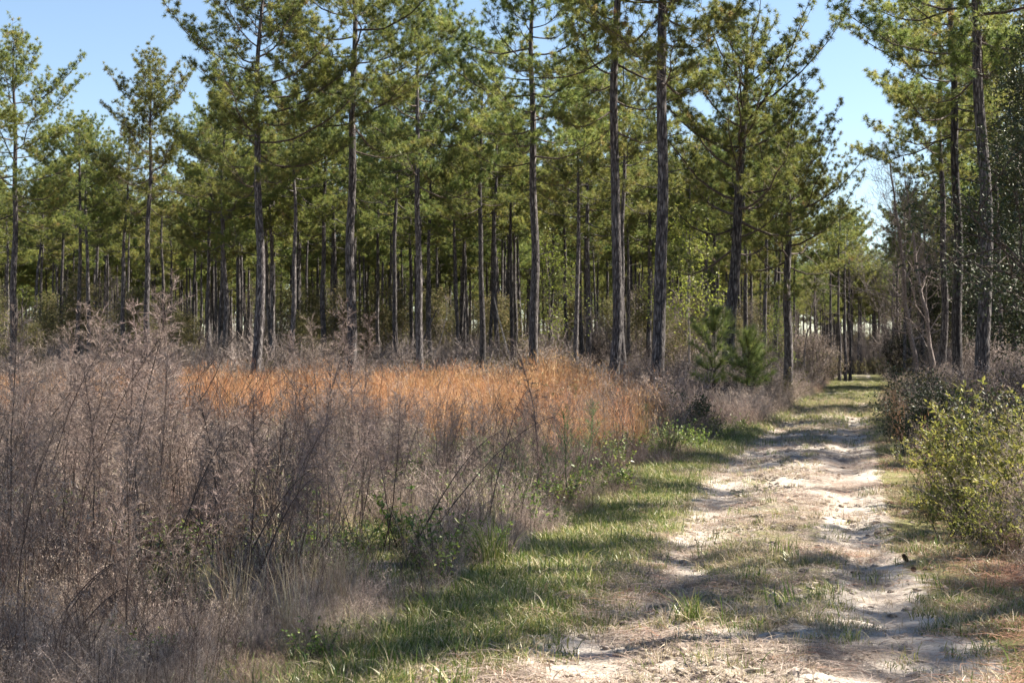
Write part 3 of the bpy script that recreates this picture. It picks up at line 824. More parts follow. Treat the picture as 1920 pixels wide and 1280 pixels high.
def dryweed(seed, h, n=42, fluff=0.5, spread=.16, col='weed', droop=.3):
    """a tangle of thin dry stalks, arching outwards, with fine side hairs and some pale fluff"""
    rng = rs(seed); g = G(); k = 6; u = np.linspace(0, 1, k)
    b = np.concatenate([rng.randn(n, 2) * spread, np.zeros((n, 1))], 1)
    L = h * (.45 + .65 * rng.rand(n)); az = rng.rand(n) * 6.28; out = (.12 + .5 * rng.rand(n)) * L; dr = rng.rand(n) * droop * L
    hd = np.stack([np.cos(az), np.sin(az), np.zeros(n)], 1)
    P = b[:, None] + hd[:, None] * (out[:, None] * u ** 1.8)[..., None] + np.array([0, 0, 1.]) * (L[:, None] * u - dr[:, None] * u ** 3)[..., None]
    P += rng.randn(n, k, 3) * .012 * u[None, :, None]
    sd = nrm(np.cross(P[:, -1] - P[:, 0], rng.randn(n, 3)))
    g.strips(P, np.linspace(.0065, .0028, k)[None], sd, 0, rng.rand(n) ** 1.3)
    m = 8; f = rng.rand(n, m) * .72 + .28
    idx = np.minimum((f * (k - 1)).astype(int), k - 2); fr = f * (k - 1) - idx
    pp = (np.take_along_axis(P, idx[..., None].repeat(3, 2), 1) * (1 - fr[..., None]) + np.take_along_axis(P, idx[..., None].repeat(3, 2) + 1, 1) * fr[..., None]).reshape(-1, 3)
    dd = nrm(rng.randn(len(pp), 3) + [0, 0, .25]); q = pp + dd * (.05 + .11 * rng.rand(len(pp), 1))
    g.ribbons(pp, q, .0040, nrm(np.cross(dd, rng.randn(len(pp), 3))), 0, rng.rand(len(pp)) * .9)
    sel = rng.rand(n) < fluff; t = np.repeat(P[sel, -1], 16, 0); c = t + rng.randn(len(t), 3) * .032
    g.ribbons(c, c + rng.randn(len(t), 3) * .02, .009, nrm(rng.randn(len(t), 3)), 0, .55 + .4 * rng.rand(len(t)))
    # low matted straw
    m = int(n * 1.2); a = np.concatenate([rng.randn(m, 2) * spread * 1.6, rng.rand(m, 1) * h * .35], 1)
    d = nrm(rng.randn(m, 3) * [1, 1, .55] + [0, 0, .15]); l = .12 + .25 * rng.rand(m, 1); mid = a + d * l * .5 + [0, 0, .05]
    g.strips(np.stack([a, mid, a + d * l + [0, 0, -.02]], 1), np.array([[.0065, .006, .002]]), nrm(np.cross(d, rng.randn(m, 3))), 0, rng.rand(m))
    return g


def blades(seed, n, h, spread, wd, mat, lean=.5, k=4):
    rng = rs(seed); g = G(); u = np.linspace(0, 1, k)
    b = np.concatenate([rng.randn(n, 2) * spread, np.full((n, 1), -.01)], 1); L = h * (.5 + .6 * rng.rand(n)); az = rng.rand(n) * 6.28
    hd = np.stack([np.cos(az), np.sin(az), np.zeros(n)], 1); out = lean * L * rng.rand(n)
    P = b[:, None] + hd[:, None] * (out[:, None] * u ** 2)[..., None] + np.array([0, 0, 1.]) * (L[:, None] * u - .35 * out[:, None] * u ** 2.5)[..., None]
    sd = nrm(np.stack([-np.sin(az), np.cos(az), np.zeros(n)], 1) + rng.randn(n, 3) * .4)
    g.strips(P, (np.array([1, .85, .6, .05]) * wd)[None], sd, 0, rng.rand(n))
    return g


def leafyweed(seed, h, n=9, leaf=.045, mat=0):
    rng = rs(seed); st = G(); lf = G()
    for i in range(n):
        az = rng.rand() * 6.28; l = h * (.5 + .6 * rng.rand()); d = nrm(np.array([math.cos(az) * .45, math.sin(az) * .45, 1]))
        p0 = np.append(rng.randn(2) * .07, 0); q = np.stack([p0, p0 + d * l * .5, p0 + d * l + [0, 0, -.03]])
        st.tube(q, [.003, .0025, .0015], 3, 0, rng.rand()); m = 14; f = .25 + .75 * rng.rand(m, 1)
        P = q[0] + (q[2] - q[0]) * f; D = nrm(rng.randn(m, 3) * [1, 1, .5] + [0, 0, .3])
        lf.leaves(P, D, nrm(rng.randn(m, 3) * .5 + [0, 0, 1]), leaf * (.6 + .7 * rng.rand(m)), leaf * .45, 0, rng.rand(m))
    return st, lf


# individual dog fennel plants standing in the field
rng = random.Random(3); nr = rs(77)


def cap(px, d):
    """how tall a weed may stand so that the orange grass behind it stays open to view"""
    return (9 if d < 15 else 1.75) if px < 320 else 1.5 - .0185 * d


def put_fennel(X, d, H, label, k, yaw, group='tall dry feathery weeds in the field', tilt=0.0):
    e = (Matrix.Rotation(R(tilt), 3, 'Y') @ Matrix.Rotation(yaw, 3, 'Z')).to_euler()
    o = thing('dog_fennel', label, 'dry weed', (X, d, hz(X, d) - .03), e, H / 1.9, group)
    part('stem', FEN[k][0], o); part('plume', FEN[k][1], o)


for px, d, H, k, tilt, lab in [(236, 11.2, 2.25, 1, 2, 'tallest dark feathery dry weed with its plume against the slim trunks'),
                               (282, 11.8, 2.1, 2, 10, 'feathery dry weed leaning over beside the tallest plume'),
                               (125, 11.4, 1.95, 3, 14, 'dark feathery weed slanting from the outer clump towards the tallest plume'),
                               (30, 9.6, 1.9, 0, 0, 'outermost dark upright feathery weed at the frame edge'),
                               (62, 10.4, 1.85, 4, 2, 'upright dark feathery weed second from the frame edge'),
                               (330, 13.0, 1.9, 5, -3, 'feathery weed on the far side of the tallest plume, before orange grass'),
                               (590, 15.5, 1.9, 2, 3, 'dark tufted feathery weed rising through the orange grass'),
                               (668, 19, 2.4, 1, 0, 'feathery weed whose plume covers the foot of the straight tiered pine'),
                               (1008, 17, 1.9, 6, 8, 'feathery weed with a thin top over the orange grass below the broad-crowned pine')]:
    put_fennel(at(px, d), d, H, lab, k, rng.uniform(0, 6.28), None, tilt)
for i in range(6):
    px, d = 575 + 24 * i + rng.uniform(-8, 8), rng.uniform(17, 24)
    put_fennel(at(px, d), d, rng.uniform(1.85, 2.35), 'tall feathery weed of the dark tuft before the straight tiered pine', i % 7, rng.uniform(0, 6.28), 'dark tuft of feathery weeds below the tiered pine', rng.gauss(0, 5))
for i in range(7):
    px, d = 150 + 27 * i + rng.uniform(-8, 8), rng.uniform(11, 15)
    put_fennel(at(px, d), d, rng.uniform(1.8, 2.2), 'tall feathery weed in the dense clump around the tallest plume', i % 7, rng.uniform(0, 6.28), 'clump of feathery weeds around the tallest plume', rng.gauss(0, 6))
c = 0
while c < 214:
    d = 6.9 + 31 * rng.random() ** 1.15; X = at(rng.uniform(-60, 1300), d)
    if X > weed_l(d) - .5 - .25 * rng.random(): continue
    if d > 21 and rng.random() < .6: continue
    pxx = 960 + X / d * 2667
    H = rng.uniform(1.2, 1.9) * (1.1 if d > 13 else .82 if d < 10 else .95) * .9
    H = max(.7, min(H, cap(pxx, d) * rng.uniform(.75, 1.1)))
    dens = vnoise(X * .35, d * .35, 55)
    if rng.random() > dens * 1.5: continue
    zone = 'in the near field' if d < 10.5 else 'in the middle field' if d < 17 else 'before the orange grass'
    put_fennel(X, d, H, 'dry feathery weed %s below %s' % (zone, near_anchor(pxx)), rng.randrange(7), rng.uniform(0, 6.28), 'feathery weeds %s below %s' % (zone, near_anchor(pxx)), rng.gauss(2, 6)); c += 1

# long bare stalks leaning over the field
def stalk(seed, L, reach, brush):
    rng = rs(seed); g = G(); p = G(); k = 12; u = np.linspace(0, 1, k)
    ax = np.stack([reach * (u * .85 + .15 * u ** 3), .04 * np.sin(u * 3 + seed), L * (u - .14 * u ** 5)], 1)
    g.tube(ax, np.linspace(.0065, .002, k), 5, 0, .4)
    A = []; B = []
    for i in range(34):
        t = .6 + .4 * rng.rand(); b = np.array([np.interp(t, u, ax[:, c]) for c in range(3)])
        d = nrm(np.array([.6, rng.randn() * .4, -.1 - .6 * t]) + rng.randn(3) * .25); l = brush * (.5 + .6 * rng.rand()); v = np.linspace(0, 1, 4)
        q = b + d * (l * v)[:, None] + np.array([0, 0, -1.]) * (.35 * l * v ** 2)[:, None]
        p.strips(q[None], np.array([[.003, .0025, .002, .001]]), nrm(np.cross(d, rng.randn(3)))[None], 0, .2)
        m = 12; f = rng.rand(m); pp = np.stack([np.interp(f, v, q[:, c]) for c in range(3)], 1); A.append(pp); B.append(pp + nrm(rng.randn(m, 3) + d) * .04)
    A = np.concatenate(A); B = np.concatenate(B); p.ribbons(A, B, .003, nrm(np.cross(B - A, rng.randn(len(A), 3))), 0, rng.rand(len(A)) * .5)
    return g.mesh('stalk_stem', [M['fstem']]), p.mesh('stalk_brush', [M['fennel']])
for px, d, L, reach, br, lab in [(300, 9.3, 1.35, .50, .25, 'thick reddish-brown dead stalk arching over with a hooked top'),
                                 (775, 11.6, 1.35, 1.15, .42, 'long dark stalk bowed low with a drooping feathery brush'),
                                 (758, 11.0, 1.2, .75, .25, 'thin dark stalk leaning beside the bowed stalk with the brush'),
                                 (905, 12.5, 1.6, .4, .2, 'straight dark stalk crossing in front of the bowed one'),
                                 (52, 7.3, .65, .5, .12, 'lowest brown stalk leaning over in the near corner of the field'),
                                 (78, 7.45, .6, .42, .12, 'brown stalk leaning parallel just behind the lowest one'),
                                 (98, 7.2, .5, .38, .1, 'shortest brown stalk of three leaning in the near corner'),
                                 (455, 8.6, 1.0, .45, .15, 'brown stalk leaning towards the track low in the field'),
                                 (415, 8.9, 1.05, .6, .15, 'thin brown stalk slanting far over low in the field')]:
    a = stalk(int(px), L, reach, br); X = at(px, d)
    o = thing('leaning_stalk', lab, 'dead stalk', (X, d, hz(X, d) - .02)); part('stem', a[0], o); part('brush', a[1], o)

# ---- the mass of dry weeds
protos = [proto('weed', dryweed(100 + i, h, 44, fl, sp, mt, dp).mesh('dry_weed', [M[mt]])) for i, (h, fl, sp, mt, dp) in enumerate([(.8, .18, .17, 'weed', .3), (.95, .3, .18, 'weed', .3), (.6, .1, .2, 'weed', 1.0), (.85, .2, .15, 'fennel', .3), (1.0, .6, .16, 'weed', .25), (.9, .1, .14, 'fennel', .7), (.8, .3, .17, 'browner', .9), (.7, 0, .2, 'straw', .9)])]


def bare_stems(seed):
    rng = rs(seed); g = G(); tips = []
    for i in range(5):
        az = rng.rand() * 6.28; d = np.array([math.cos(az) * .22, math.sin(az) * .22, 1.])
        branchy(g, rng, np.append(rng.randn(2) * .12, 0), d, .55 + .5 * rng.rand(), .006, 2, tips, 0, .38, .12, 4, (1, 2), .06, .0022, .55, 3)
    return g.mesh('bare_stems', [M['fstem']])


protos += [proto('stems', bare_stems(115 + i)) for i in range(3)]
P = []; Rr = []; S = []; I = []
while len(P) < 5200:
    d = 6.2 + 47 * rng.random() ** 1.5; X = at(rng.uniform(-140, 1500), d); e = weed_l(d) - X
    if e < -.1 - .2 * rng.random(): continue
    if vnoise(X * .9, d * .9, 40) < .40: continue
    edge = min(1, (.42 if d < 17 else .55) + e * .32) * (1 - .3 * smooth(21, 27, d))
    nearf = .62 if d < 8.5 else .8 if d < 11 else 1.0 if d < 17 else .9
    P.append((X, d, -.02)); Rr.append((rng.gauss(0, .12), rng.gauss(0, .12), rng.uniform(0, 6.28)))
    m_ = vnoise(X * .7, d * .7, 44); S.append(rng.uniform(.6, 1.05) * edge * nearf * (.62 + .75 * m_)); I.append(rng.choice([8, 9, 10]) if rng.random() < .2 else rng.choice([0, 1, 4, 2]) if vnoise(X * .45, d * .45, 47) > .5 else rng.choice([3, 5, 6, 7, 2, 7]))
while len(P) < 6150:   # ragged weeds along the other side of the track
    d = rng.uniform(8.5, 60); X = weed_r(d) + abs(rng.gauss(0, 1.4)) + .1
    if len(P) > 5450: d = rng.uniform(9.6, 18); X = weed_r(d) + .1 + 3 * rng.random()
    P.append((X, d, -.02)); Rr.append((rng.gauss(0, .12), rng.gauss(0, .12), rng.uniform(0, 6.28))); S.append(rng.uniform(.5, .95) * (0.75 if X - weed_r(d) < .5 else 1)); I.append(rng.choice([0, 1, 2, 6, 7, 4]))
while len(P) < 6450:   # brown stalks among the orange grass
    d = rng.uniform(28, 46); X = at(rng.uniform(650, 1330), d)
    if X > weed_l(d) - .2: continue
    P.append((X, d, -.02)); Rr.append((rng.gauss(0, .1), rng.gauss(0, .1), rng.uniform(0, 6.28))); S.append(rng.uniform(.8, 1.5)); I.append(rng.choice([3, 6, 1, 5]))
while len(P) < 7500:   # brown weeds down the field side of the track
    d = 34 + 80 * rng.random() ** 1.3; X = weed_l(d) - abs(rng.gauss(0, 2.2)) + .1
    P.append((X, d, -.02)); Rr.append((rng.gauss(0, .12), rng.gauss(0, .12), rng.uniform(0, 6.28))); S.append(rng.uniform(.55, 1.05)); I.append(rng.choice([0, 1, 4, 6, 7, 3]))
scatter('dry_weeds', P, Rr, S, I, protos)

# the outermost belt of feathery weeds too thick to count
P = []; Rr = []; S = []; I = []
while len(P) < 190:
    d = rng.uniform(9, 26); X = at(rng.uniform(-120, 1250), d)
    if X > weed_l(d) - .8: continue
    if rng.random() > vnoise(X * .35 + 9, d * .35, 55) * 1.4: continue
    P.append((X, d, -.03)); Rr.append((rng.gauss(0, .14), rng.gauss(0, .14), rng.uniform(0, 6.28))); S.append(min(rng.uniform(.6, .92), cap(960 + X / d * 2667, d) / 1.9 * rng.uniform(.8, 1.1))); I.append(rng.randrange(4))
scatter('feathery_weeds', P, Rr, S, I, [proto('fen', FEN[k][2]) for k in range(4)])

# ---- orange broomsedge
def broom(seed):
    rng = rs(seed); a = blades(seed, 62, 1.35, .11, .008, 'broom', .34)
    n = 150; z = .45 + .8 * rng.rand(n); p = np.concatenate([rng.randn(n, 2) * (.10 + .10 * z[:, None]), z[:, None]], 1); d = nrm(rng.randn(n, 3) * .5 + [0, 0, 1])
    a.ribbons(p, p + d * (.06 + .08 * rng.rand(n, 1)), .009, nrm(np.cross(d, rng.randn(n, 3))), 0, rng.rand(n))
    return a
P = []; Rr = []; S = []; I = []
while len(P) < 1500:
    d = 28 + 24 * rng.random(); px = rng.uniform(-40, 1240); X = at(px, d)
    if X > weed_l(d) - 2.0 - 2.5 * vnoise(d * .6, 3.0, 92): continue
    m = 2.0 * vnoise(X * .55, d * .4, 91) - .62 + (.16 if px > 320 else -.1) - .55 * smooth(980, 1240, px)
    if rng.random() > m: continue
    P.append((X, d, -.02)); Rr.append((rng.gauss(0, .05), rng.gauss(0, .05), rng.uniform(0, 6.28))); S.append(rng.uniform(.6, 1.0) * (.6 + .85 * vnoise(X * .8, d * .8, 95)) * (1 + .18 * smooth(850, 1050, px))); I.append(rng.randrange(3))
while len(P) < 1640:   # looser tufts in front of it and across the track
    d = rng.uniform(22, 33); px = rng.uniform(780, 1235); X = at(px, d)
    if X > weed_l(d) - .6 or vnoise(X * .8, d * .8, 97) < .5: continue
    P.append((X, d, -.02)); Rr.append((rng.gauss(0, .08), rng.gauss(0, .08), rng.uniform(0, 6.28))); S.append(rng.uniform(.6, .95)); I.append(rng.randrange(3))
for i in range(70):   # single tan tufts among the weeds
    d = rng.uniform(7.5, 27); X = min(at(rng.uniform(0, 1000), d), weed_l(d) - .3)
    P.append((X, d, -.02)); Rr.append((rng.gauss(0, .12), rng.gauss(0, .12), rng.uniform(0, 6.28))); S.append(rng.uniform(.35, .65)); I.append(3)
for px, d in [(1652, 33), (1656, 31), (1662, 29.5), (1668, 28), (1654, 36), (1664, 34), (1700, 19), (1790, 17), (1850, 15.5), (1840, 16.5)]:
    X = max(at(px, d), weed_r(d) + .15); P.append((X, d, -.02)); Rr.append((0, .05, rng.uniform(0, 6.28))); S.append(rng.uniform(.6, .85)); I.append(rng.randrange(3))
scatter('broomsedge', P, Rr, S, I, [proto('broom', broom(120 + i).mesh('broomsedge', [M['broom']])) for i in range(3)] + [proto('tan', blades(126, 70, 1.2, .10, .007, 'straw', .5).mesh('tan_tuft', [M['straw']]))])

# ---- short grass of the verges and in the track, dead grass with it
pg = [proto('g', blades(130 + i, 22, h, sp, wd, 'grass', .9).mesh('grass_tuft', [M['grass']])) for i, (h, sp, wd) in enumerate([(.065, .06, .006), (.09, .055, .0065), (.045, .065, .005), (.14, .04, .007)])]
ps = [proto('s', blades(140 + i, 20, .09, .06, .005, 'straw', 1.5).mesh('straw_tuft', [M['straw']])) for i in range(2)]
P = []; Rr = []; S = []; I = []
n_ = 150000
d_ = 6.0 + 60 * nr.rand(n_) ** 2.2; l_ = weed_l(d_) - 2.2; r_ = weed_r(d_) + .9
X_ = l_ + (r_ - l_) * nr.rand(n_)
pl_, pr_ = path_l(d_), path_r(d_); s_ = (X_ - pl_) / (pr_ - pl_)
patch = fbm(X_ * .8, d_ * .8, 33, 3); fine = fbm(X_ * 3, d_ * 3, 36, 2)
trk = np.exp(-((s_ - 0.80) / 0.17) ** 2) + .8 * np.exp(-((s_ - 0.14) / 0.17) ** 2)
vg = 1 - smooth(-.25, .12, s_)
rg = smooth(.95, 1.1, s_)
midg = (s_ > -.1) * (s_ < 1.0) * np.clip(1 - trk, 0, 1) * (1 - .8 * smooth(14.0, 17, d_) * (1 - smooth(45, 70, d_)))
pb_ = np.clip(vg * (.85 + .9 * (patch - .35)) + rg * .75 * smooth(.42, .62, patch) + midg * .9 * smooth(.40, .62, patch) * smooth(.42, .6, fine) + (.02 + .04 * (s_ > 0) * np.clip(1 - 1.2 * trk, 0, 1)) * (1 - .8 * (s_ > .02) * (s_ < .98) * smooth(14, 17, d_) * (1 - smooth(30, 50, d_))), 0, 1)
pb_ *= 1 - .72 * smooth(.3, -.4, X_ - weed_l(d_))
pb_ *= 1 - .55 * (1 - smooth(7.6, 9.0, d_)) * (s_ > -.15)
keep = nr.rand(n_) < pb_
X_, d_, fine, patch = X_[keep], d_[keep], fine[keep], patch[keep]
n_ = len(X_)
sc_ = (.6 + .7 * nr.rand(n_)) * (1 + smooth(14, 50, d_) * 1.1)
kind = np.where(nr.rand(n_) < .10 + .38 * (X_ > path_l(d_)), 4 + nr.randint(0, 2, n_), nr.randint(0, 3, n_))
kind = np.where((nr.rand(n_) < .05) & (kind < 4), 3, kind)
dd2 = 40 + 130 * nr.rand(9000) ** 1.4; xx2 = weed_l(dd2) - .3 + (weed_r(dd2) - weed_l(dd2) + .6) * nr.rand(9000)
k2 = fbm(xx2 * .5, dd2 * .18, 39, 2) > .42; dd2, xx2 = dd2[k2], xx2[k2]; m2 = len(dd2)
X_ = np.concatenate([X_, xx2]); d_ = np.concatenate([d_, dd2]); n_ = len(X_)
sc_ = np.concatenate([sc_, (1.6 + 1.2 * nr.rand(m2))]); kind = np.concatenate([kind, np.where(nr.rand(m2) < .2, 4, nr.randint(0, 3, m2))])
scatter('grass', np.stack([X_, d_, 0 * d_], 1), np.stack([nr.randn(n_) * .15, nr.randn(n_) * .15, nr.rand(n_) * 6.28], 1), sc_, kind, (pg + ps))

# ---- matted straw, soil clods and fallen needles on the track
def clod(seed):
    rng = rs(seed); g = G(); nlat, nlon = 5, 8; V = []
    for i in range(nlat + 1):
        for j in range(nlon):
            t = PI * i / nlat; p = 2 * PI * j / nlon; r = .5 * (.7 + .55 * rng.rand()); V.append((r * math.sin(t) * math.cos(p), r * math.sin(t) * math.sin(p), r * math.cos(t) * .4))
    T = []
    for i in range(nlat):
        for j in range(nlon):
            a = i * nlon + j; b = i * nlon + (j + 1) % nlon; T += [(a, a + nlon, b), (b, a + nlon, b + nlon)]
    g.add(V, T, 0, rng.rand(len(V)))
    n = 14; b = rng.randn(n, 3) * [.4, .4, .2]; d = nrm(rng.randn(n, 3) + [0, 0, .3]); g.ribbons(b, b + d * (.3 + .7 * rng.rand(n, 1)), .05, nrm(np.cross(d, rng.randn(n, 3))), 1, rng.rand(n))
    return g.mesh('clod', [M['clod'], M['straw']])
n_ = 30000
d_ = 6.2 + 55 * nr.rand(n_) ** 1.9; pl_, pr_ = path_l(d_), path_r(d_); s_ = -.12 + 1.2 * nr.rand(n_); X_ = pl_ + (pr_ - pl_) * s_
cl = fbm(X_ * 1.6, d_ * 1.6, 61, 2); w_ = np.exp(-((s_ - .42) / .26) ** 2) * smooth(.42, .62, cl) + .07
keep = nr.rand(n_) < w_; X_, d_ = X_[keep], d_[keep]; n_ = len(X_)
scatter('soil_clods', np.stack([X_, d_, 0 * d_], 1), nr.rand(n_, 3) * [.6, .6, 6.28], (.014 + .075 * nr.rand(n_) ** 2.6) * (1 + .012 * d_), nr.randint(0, 4, n_), [proto('c', clod(150 + i)) for i in range(4)])


def fallen(seed, mat, n, L, wd, sp):
    rng = rs(seed); g = G(); p = np.concatenate([rng.randn(n, 2) * sp, .004 + .02 * rng.rand(n, 1)], 1); a = rng.rand(n) * 6.28
    d = np.stack([np.cos(a), np.sin(a), rng.randn(n) * .08], 1); l = L * (.5 + .7 * rng.rand(n, 1)); m = p + d * l * .5 + np.concatenate([rng.randn(n, 2) * .01, .008 * np.ones((n, 1))], 1)
    g.strips(np.stack([p, m, p + d * l], 1), np.array([[wd, wd, wd * .4]]), nrm(np.cross(d, [0, 0, 1.]) + rng.randn(n, 3) * .3), 0, rng.rand(n)); return g.mesh('fallen', [M[mat]])
n_ = 30000
d_ = 6.2 + 30 * nr.rand(n_) ** 1.8; pl_, pr_ = path_l(d_), path_r(d_); s_ = -.3 + 1.9 * nr.rand(n_); X_ = pl_ + (pr_ - pl_) * s_
pn = fbm(X_ * 1.2, d_ * 1.2, 71, 3)
pb_ = .10 + .5 * smooth(.45, .62, pn) + .7 * smooth(.95, 1.25, s_) * smooth(13, 9, d_)
keep = nr.rand(n_) < pb_; X_, d_, s_ = X_[keep], d_[keep], s_[keep]; n_ = len(X_)
kd = np.where((nr.rand(n_) < .08 + .75 * (s_ > .98)), nr.randint(0, 2, n_), 2 + nr.randint(0, 2, n_))
scatter('fallen_straw', np.stack([X_, d_, 0 * d_], 1), np.stack([nr.randn(n_) * .05, nr.randn(n_) * .05, nr.rand(n_) * 6.28], 1), .7 + .6 * nr.rand(n_), kd,
        [proto('f', fallen(160 + i, 'pinestraw' if i < 2 else 'weed', 14, .16, .003, .08)) for i in range(4)])

# ---- leafy green weeds low among the dry ones
lw = [joined('leafy', [(a, 'fstem'), (b, 'leaf_g')]) for a, b in [leafyweed(170 + i, .45, 9, .045) for i in range(3)]]
P = []; Rr = []; S = []; I = []
while len(P) < 1500:
    d = 6.8 + 36 * rng.random() ** 1.4; X = at(rng.uniform(-60, 1400), d)
    if X > weed_l(d) + .1: continue
    if vnoise(X * .9, d * .9, 83) < .36 or (d < 10.5 and rng.random() < .8): continue
    P.append((X, d, 0)); Rr.append((0, 0, rng.uniform(0, 6.28))); S.append(rng.uniform(.6, 1.5) * (.5 if d < 9 else .8 if d < 12 else 1)); I.append(rng.randrange(3))
scatter('green_weeds', P, Rr, S, I, [proto('l', m) for m in lw])

# green feathery plants and grass clumps that stand out
def feathery(seed, h):
    s1, p1 = fennel(seed, h, .05, 34, 1.2, .05); return s1.mesh('green_stem', [M['feather']]), p1.mesh('green_plume', [M['feather']])
FG = [feathery(180 + i, 1.0) for i in range(3)]
for px, d, H, k, lab in [(1062, 17.0, 1.05, 0, 'soft green feathery plant at the edge of the weeds before the orange grass'),
                         (1028, 15.4, .75, 1, 'low green feathery plant nearest the grass verge'),
                         (1100, 18.2, 1.0, 2, 'green feathery plant beside the orange grass, closest to the track'),
                         (985, 15.6, .7, 0, 'small green feathery plant half buried in dry weeds'),
                         (905, 15.2, .85, 1, 'faint green feathery plant behind the bowed dark stalk'),
                         (1215, 23.5, .8, 2, 'green feathery plant standing where the verge narrows')]:
    X = at(px, d); o = thing('feathery_plant', lab, 'green weed', (X, d, hz(X, d)), (0, 0, px), H)
    part('stem', FG[k][0], o); part('plume', FG[k][1], o)
for px, d, h, n, lab in [(922, 10.75, .5, 90, 'tall clump of broad green grass blades at the edge of the weeds'),
                         (1296, 8.55, .26, 60, 'round tuft of green grass alone on the sandy track'),
                         (1465, 11.3, .22, 34, 'upright tuft of bright grass in the middle of the track'),
                         (840, 10.3, .34, 40, 'thinner grass clump beside the tall broad-bladed clump')]:
    X = at(px, d); g = blades(int(px), n, h, .07 if h > .3 else .045, .009, 'grass', .75)
    thing('grass_clump', lab, 'grass clump', (X, d, hz(X, d)), (0, 0, 0), 1.0, None, g.mesh('grass_clump', [M['grass']]))


# ----------------------------------------------------------------- shrubs
def shrub(seed, h, leafm, leafn, ll, lw_, stems=10, depth=3, spread=.5, rad=.05, barkm='limb', up=.1, wide=.5):
    rng = rs(seed); g = G(); tips = []
    for i in range(stems):
        az = rng.rand() * 6.28; d = np.array([math.cos(az) * wide * rng.rand() * 1.6, math.sin(az) * wide * rng.rand() * 1.6, 1.])
        p = np.append(rng.randn(2) * .12 * h, -.03)
        branchy(g, rng, p, d, h * (.36 + .2 * rng.rand()), .011 * h + .002, depth, tips, 0, spread, up, 3, (2, 3), .15, .0022, .66, 3)
    c = G()
    if leafm: foliage(c, rng, tips, leafn, rad * h, ll, lw_)
    return dict(wood=g.mesh('shrub_stems', [M[barkm]]), leaves=c.mesh('shrub_leaves', [M[leafm]]) if leafm else None, raw=(g, c, barkm, leafm), n=len(tips))


def canes(seed, h, leafm, n=15, ll=.05, lw_=.026, dens=26):
    """a loose bush of long arching canes, leaves set along each cane and its side shoots"""
    rng = rs(seed); g = G(); c = G(); P = []; D = []; LL = []
    for i in range(n):
        az = rng.rand() * 6.28; L = h * (.55 + .65 * rng.rand()); o = h * (.15 + .55 * rng.rand()); u = np.linspace(0, 1, 6)
        hd = np.array([math.cos(az), math.sin(az), 0]); b = np.append(rng.randn(2) * .16 * h, -.03)
        q = b + hd * (o * u ** 1.6)[:, None] + np.array([0, 0, 1.]) * (L * (u - .18 * u ** 3))[:, None] + np.cumsum(rng.randn(6, 3) * .012, 0)
        g.tube(q, np.linspace(.0055, .002, 6), 3, 0, rng.rand())
        runs = [q]
        for k in range(rng.randint(2, 6)):
            t = .3 + .65 * rng.rand(); p = np.array([np.interp(t, u, q[:, a]) for a in range(3)]); d = nrm(rng.randn(3) * .7 + hd * .4 + [0, 0, .6]); l = h * (.10 + .22 * rng.rand())
            r = np.stack([p, p + d * l * .5, p + d * l + [0, 0, -.04 * l]]); g.tube(r, [.003, .0022, .0014], 3, 0, rng.rand()); runs.append(r)
        for r in runs:
            if rng.rand() < .12: continue
            m = int(dens * (.3 if len(r) == 3 else 1) * (.6 + .6 * rng.rand())); f = rng.rand(m) * (1 if len(r) == 3 else .72) + (0 if len(r) == 3 else .28); x = np.linspace(0, 1, len(r))
            P.append(np.stack([np.interp(f, x, r[:, a]) for a in range(3)], 1)); D.append(nrm(rng.randn(m, 3) * .8 + nrm(r[-1] - r[0]) * .6)); LL.append(np.full(m, .55 + .75 * rng.rand()))
    P = np.concatenate(P); D = np.concatenate(D); LL = np.concatenate(LL); m = len(P)
    c.leaves(P, D, nrm(rng.randn(m, 3) * .5 + [0, 0, 1]), ll * LL * (.5 + .8 * rng.rand(m)), lw_ * LL * (.6 + .6 * rng.rand(m)), 0, np.clip(.5 + .3 * rng.randn(m), 0, 1))
    return dict(wood=g.mesh('shrub_stems', [M['limb']]), leaves=c.mesh('shrub_leaves', [M[leafm]]), raw=(g, c, 'limb', leafm), n=m)


YS = [canes(200 + i, 1.0, 'leaf_y', 22, .054, .029, 32) for i in range(4)]
DS = [shrub(210 + i, 1.0, 'leaf_d', 7, .05, .026, 10, 3, .55, .07) for i in range(2)]
OS = [canes(220 + i, 1.0, 'leaf_o', 24, .055, .026, 24) for i in range(2)]
BS = [shrub(230 + i, 1.0, None, 0, 0, 0, 14, 3, .5, barkm='greybark') for i in range(3)]
BW = [shrub(240 + i, 1.0, 'weed', 3, .035, .014, 14, 3, .5, .07, 'limb') for i in range(2)]


def put_shrub(a, px, d, h, label, cat='shrub', group=None, x=None):
    X = at(px, d) if x is None else x
    return put_tree('shrub', a, X, d, label, cat, (h * 1.05, h * 1.05, h), rng.uniform(0, 6.28), group, 0, 'stems', 'foliage')


